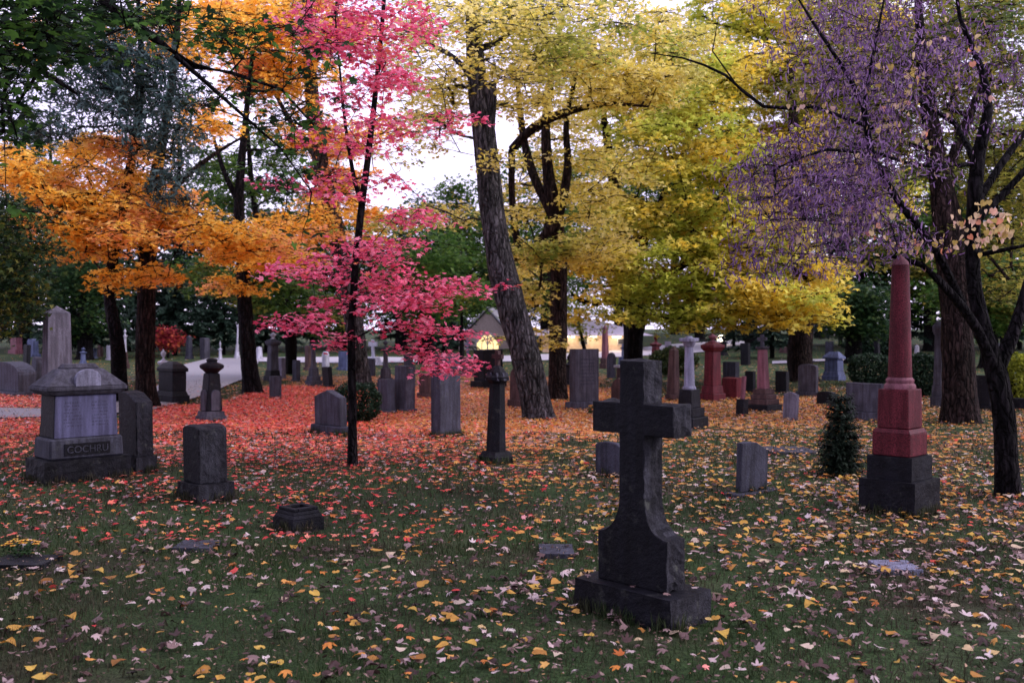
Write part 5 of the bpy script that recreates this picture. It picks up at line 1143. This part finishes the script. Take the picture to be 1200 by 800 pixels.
# ------------------------------------------------------------------ chapel, hall and house beyond the lawn
WALL = plain('pale rendered wall', (.45, .4, .4), .85, bump=.2, scale=3); SAND = plain('sandstone wall', (.36, .3, .27), .9, bump=.4, scale=8)
ROOF = plain('grey shingle roof', (.3, .29, .32), .8, bump=.3, scale=20); DARKW = plain('dark glass', (.03, .03, .04), .2)
WARM = plain('lit window glass', (.8, .6, .3), .5, emit=(1, .74, .32), es=1.3, var=.3, scale=1.6); TRIM = plain('pale trim', (.5, .48, .46), .7)
LAMP = plain('lamp', (1, .9, .7), .5, emit=(1, .85, .6), es=9)
def face_rot(px): return math.atan2(-(px - 600) / F, 1) * 0
D = 66; pc_ = P(572, 400, D); zg = gz(pc_.x, pc_.y)
def zz(py, d=D): return P(600, py, d).z - zg
u = D / F
root = empty('chapel', (pc_.x, pc_.y, zg), R(-6), 'small sandstone chapel with a lit arched tracery window and pale sloping buttress', 'chapel')
hw_ = 34 * u; zt = zz(364); ze = zz(398)
wl = prof([(-hw_, -.3), (hw_ * .9, -.3), (hw_ * .9, ze), (0, zt), (-hw_, ze)], .5); 
wl.build('wall', SAND, root)
def tube_pts(pts, r, n_=6):
    m_ = MB(); tube(m_, [Vector(p) for p in pts], [r] * len(pts), n_); return m_
ww = 13.5 * u; zw0 = zz(414); zs = zz(402); zp = zz(390)
arch = [(-ww, zw0), (ww, zw0), (ww, zs)] + [(ww * (1 - t), zs + (zp - zs) * math.sin(t * math.pi / 2)) for t in (.25, .5, .75, 1)] + [(-ww * (1 - t), zs + (zp - zs) * math.sin(t * math.pi / 2)) for t in (.75, .5, .25)] + [(-ww, zs)]
fr = merge(tube_pts([(x, -.3, z) for x, z in arch + [arch[0]]], .07), tube_pts([(0, -.3, zw0), (0, -.3, zp)], .05), tube_pts([(0, -.3, zs - .1), (ww * .45, -.3, zs + (zp - zs) * .75)], .035), tube_pts([(0, -.3, zs - .1), (-ww * .45, -.3, zs + (zp - zs) * .75)], .035),
           tube_pts([(-ww * .5, -.3, zw0), (-ww * .5, -.3, zs), (0, -.3, zp * .98)], .03), tube_pts([(ww * .5, -.3, zw0), (ww * .5, -.3, zs), (0, -.3, zp * .98)], .03))
fo = fr.build('window', TRIM, root); g_ = prof(arch, .04, y=-.27, ch=.004).build('pane', WARM, fo)
merge(prof([(hw_ * .92, -.3), (hw_ * 1.6, -.3), (hw_ * 1.6, zz(418)), (hw_ * .92, zz(392))], .6)).build('buttress', WALL, root)
rf = MB()
for s_ in (-1, 1):
    a = [(s_ * (hw_ + .4) if s_ < 0 else hw_ * .9 + .4, -.5, ze - .35), (0, -.5, zt + .12), (0, 14, zt + .12), (s_ * (hw_ + .4) if s_ < 0 else hw_ * .9 + .4, 14, ze - .35)]; b_ = [(x, y, z + .14) for x, y, z in a]
    rf.add(a + b_, [(0, 1, 2, 3), (7, 6, 5, 4), (0, 4, 5, 1), (1, 5, 6, 2), (2, 6, 7, 3), (3, 7, 4, 0)])
rf.build('roof', ROOF, root)
box(hw_ * 1.85, 13, -.3, ze - .2, y=7, bev=0).build('nave', SAND, root)
# hall
D = G(700, 411).y; pc_ = P(712, 400, D); zg = gz(pc_.x, pc_.y); u = D / F
root = empty('hall', (pc_.x, pc_.y, zg), 0, 'long low beige hall with pale roof and lit entrance wall behind the lawn', 'building')
x0, x1 = (636 - 712) * u, (748 - 712) * u
box(x1 - x0, 9, -.5, zz(392, D), x=(x0 + x1) / 2, y=4.5, bev=0).build('wall', plain('beige hall wall', (.5, .38, .28), .85, bump=.2), root)
a = [(x0 - .8, -.9, zz(393, D)), (x1 + .8, -.9, zz(393, D)), (x1 - 2, 5, zz(374, D)), (x0 + 2, 5, zz(374, D)), (x0 - .8, 10, zz(393, D)), (x1 + .8, 10, zz(393, D))]
rf = MB(); rf.add(a, [(0, 1, 2, 3), (3, 2, 5, 4), (0, 3, 4), (1, 5, 2), (0, 4, 5, 1)]); rf.build('roof', plain('pale metal roof', (.52, .46, .52), .5, bump=.1), root)
for wx in (684, 728): 
    w_ = box(10 * u, .1, zz(404, D), zz(396, D), x=(wx - 712) * u, y=-.06, bev=.02).build('window', TRIM, root); box(8 * u, .04, zz(403, D), zz(397, D), x=(wx - 712) * u, y=-.13, bev=0).build('pane', DARKW if wx < 700 else DARKW, w_)
for lx in (668, 694, 722):
    box(.5, .25, zz(395, D), zz(394, D), x=(lx - 712) * u, y=-.3, bev=.02).build('wall_lamp', LAMP, root)
    ld = bpy.data.lights.new('wall_lamp_glow', 'POINT'); ld.energy = 48; ld.color = (1, .72, .4); ld.shadow_soft_size = .3; lo = bpy.data.objects.new('wall_lamp_glow', ld); col.objects.link(lo); lo.parent = root; lo.location = ((lx - 712) * u, -1.3, zz(396, D))
# house to the right, pale gable
D = 88; pc_ = P(978, 400, D); zg = gz(pc_.x, pc_.y); u = D / F
root = empty('house', (pc_.x, pc_.y, zg), R(8), 'pale gabled house far beyond the right tree line', 'house')
hw_ = 20 * u; prof([(-hw_, -.5), (hw_, -.5), (hw_, zz(402, D)), (0, zz(378, D)), (-hw_, zz(402, D))], 6, y=3).build('wall', WALL, root)
rf = MB(); rf.add([(-hw_ - .4, -.4, zz(404, D)), (0, -.4, zz(376, D)), (hw_ + .4, -.4, zz(404, D)), (-hw_ - .4, 6.4, zz(404, D)), (0, 6.4, zz(376, D)), (hw_ + .4, 6.4, zz(404, D))] , [(0, 1, 4, 3), (1, 2, 5, 4)]); ro = rf.build('roof', ROOF, root)
sm = ro.modifiers.new('thickness', 'SOLIDIFY'); sm.thickness = .15
w_ = box(1.1, .1, zz(400, D), zz(390, D), x=1.4, y=-.06).build('window', TRIM, root); box(.85, .04, zz(399, D), zz(391, D), x=1.4, y=-.13, bev=0).build('pane', WARM, w_)
# lamp posts
def lamp_post(px, D, py, label):
    p = P(px, 400, D); zg = gz(p.x, p.y); h = P(px, py, D).z - zg; r_ = empty('street_lamp', (p.x, p.y, zg), 0, label, 'street lamp')
    tube_pts([(0, 0, -.1), (0, 0, h - .15)], .06, 8).build('pole', DARKW, r_); lathe([(.1, h - .15), (.3, h - .1), (.36, h + .05), (.2, h + .2), (.02, h + .25)], 12).build('lamp_head', LAMP, r_)
lamp_post(846, 66, 397, 'bright white lamp glowing low behind the yellow leaves right of the red pillar')
lamp_post(997, 80, 391, 'small warm lamp shining beside the clipped hedge at far right')
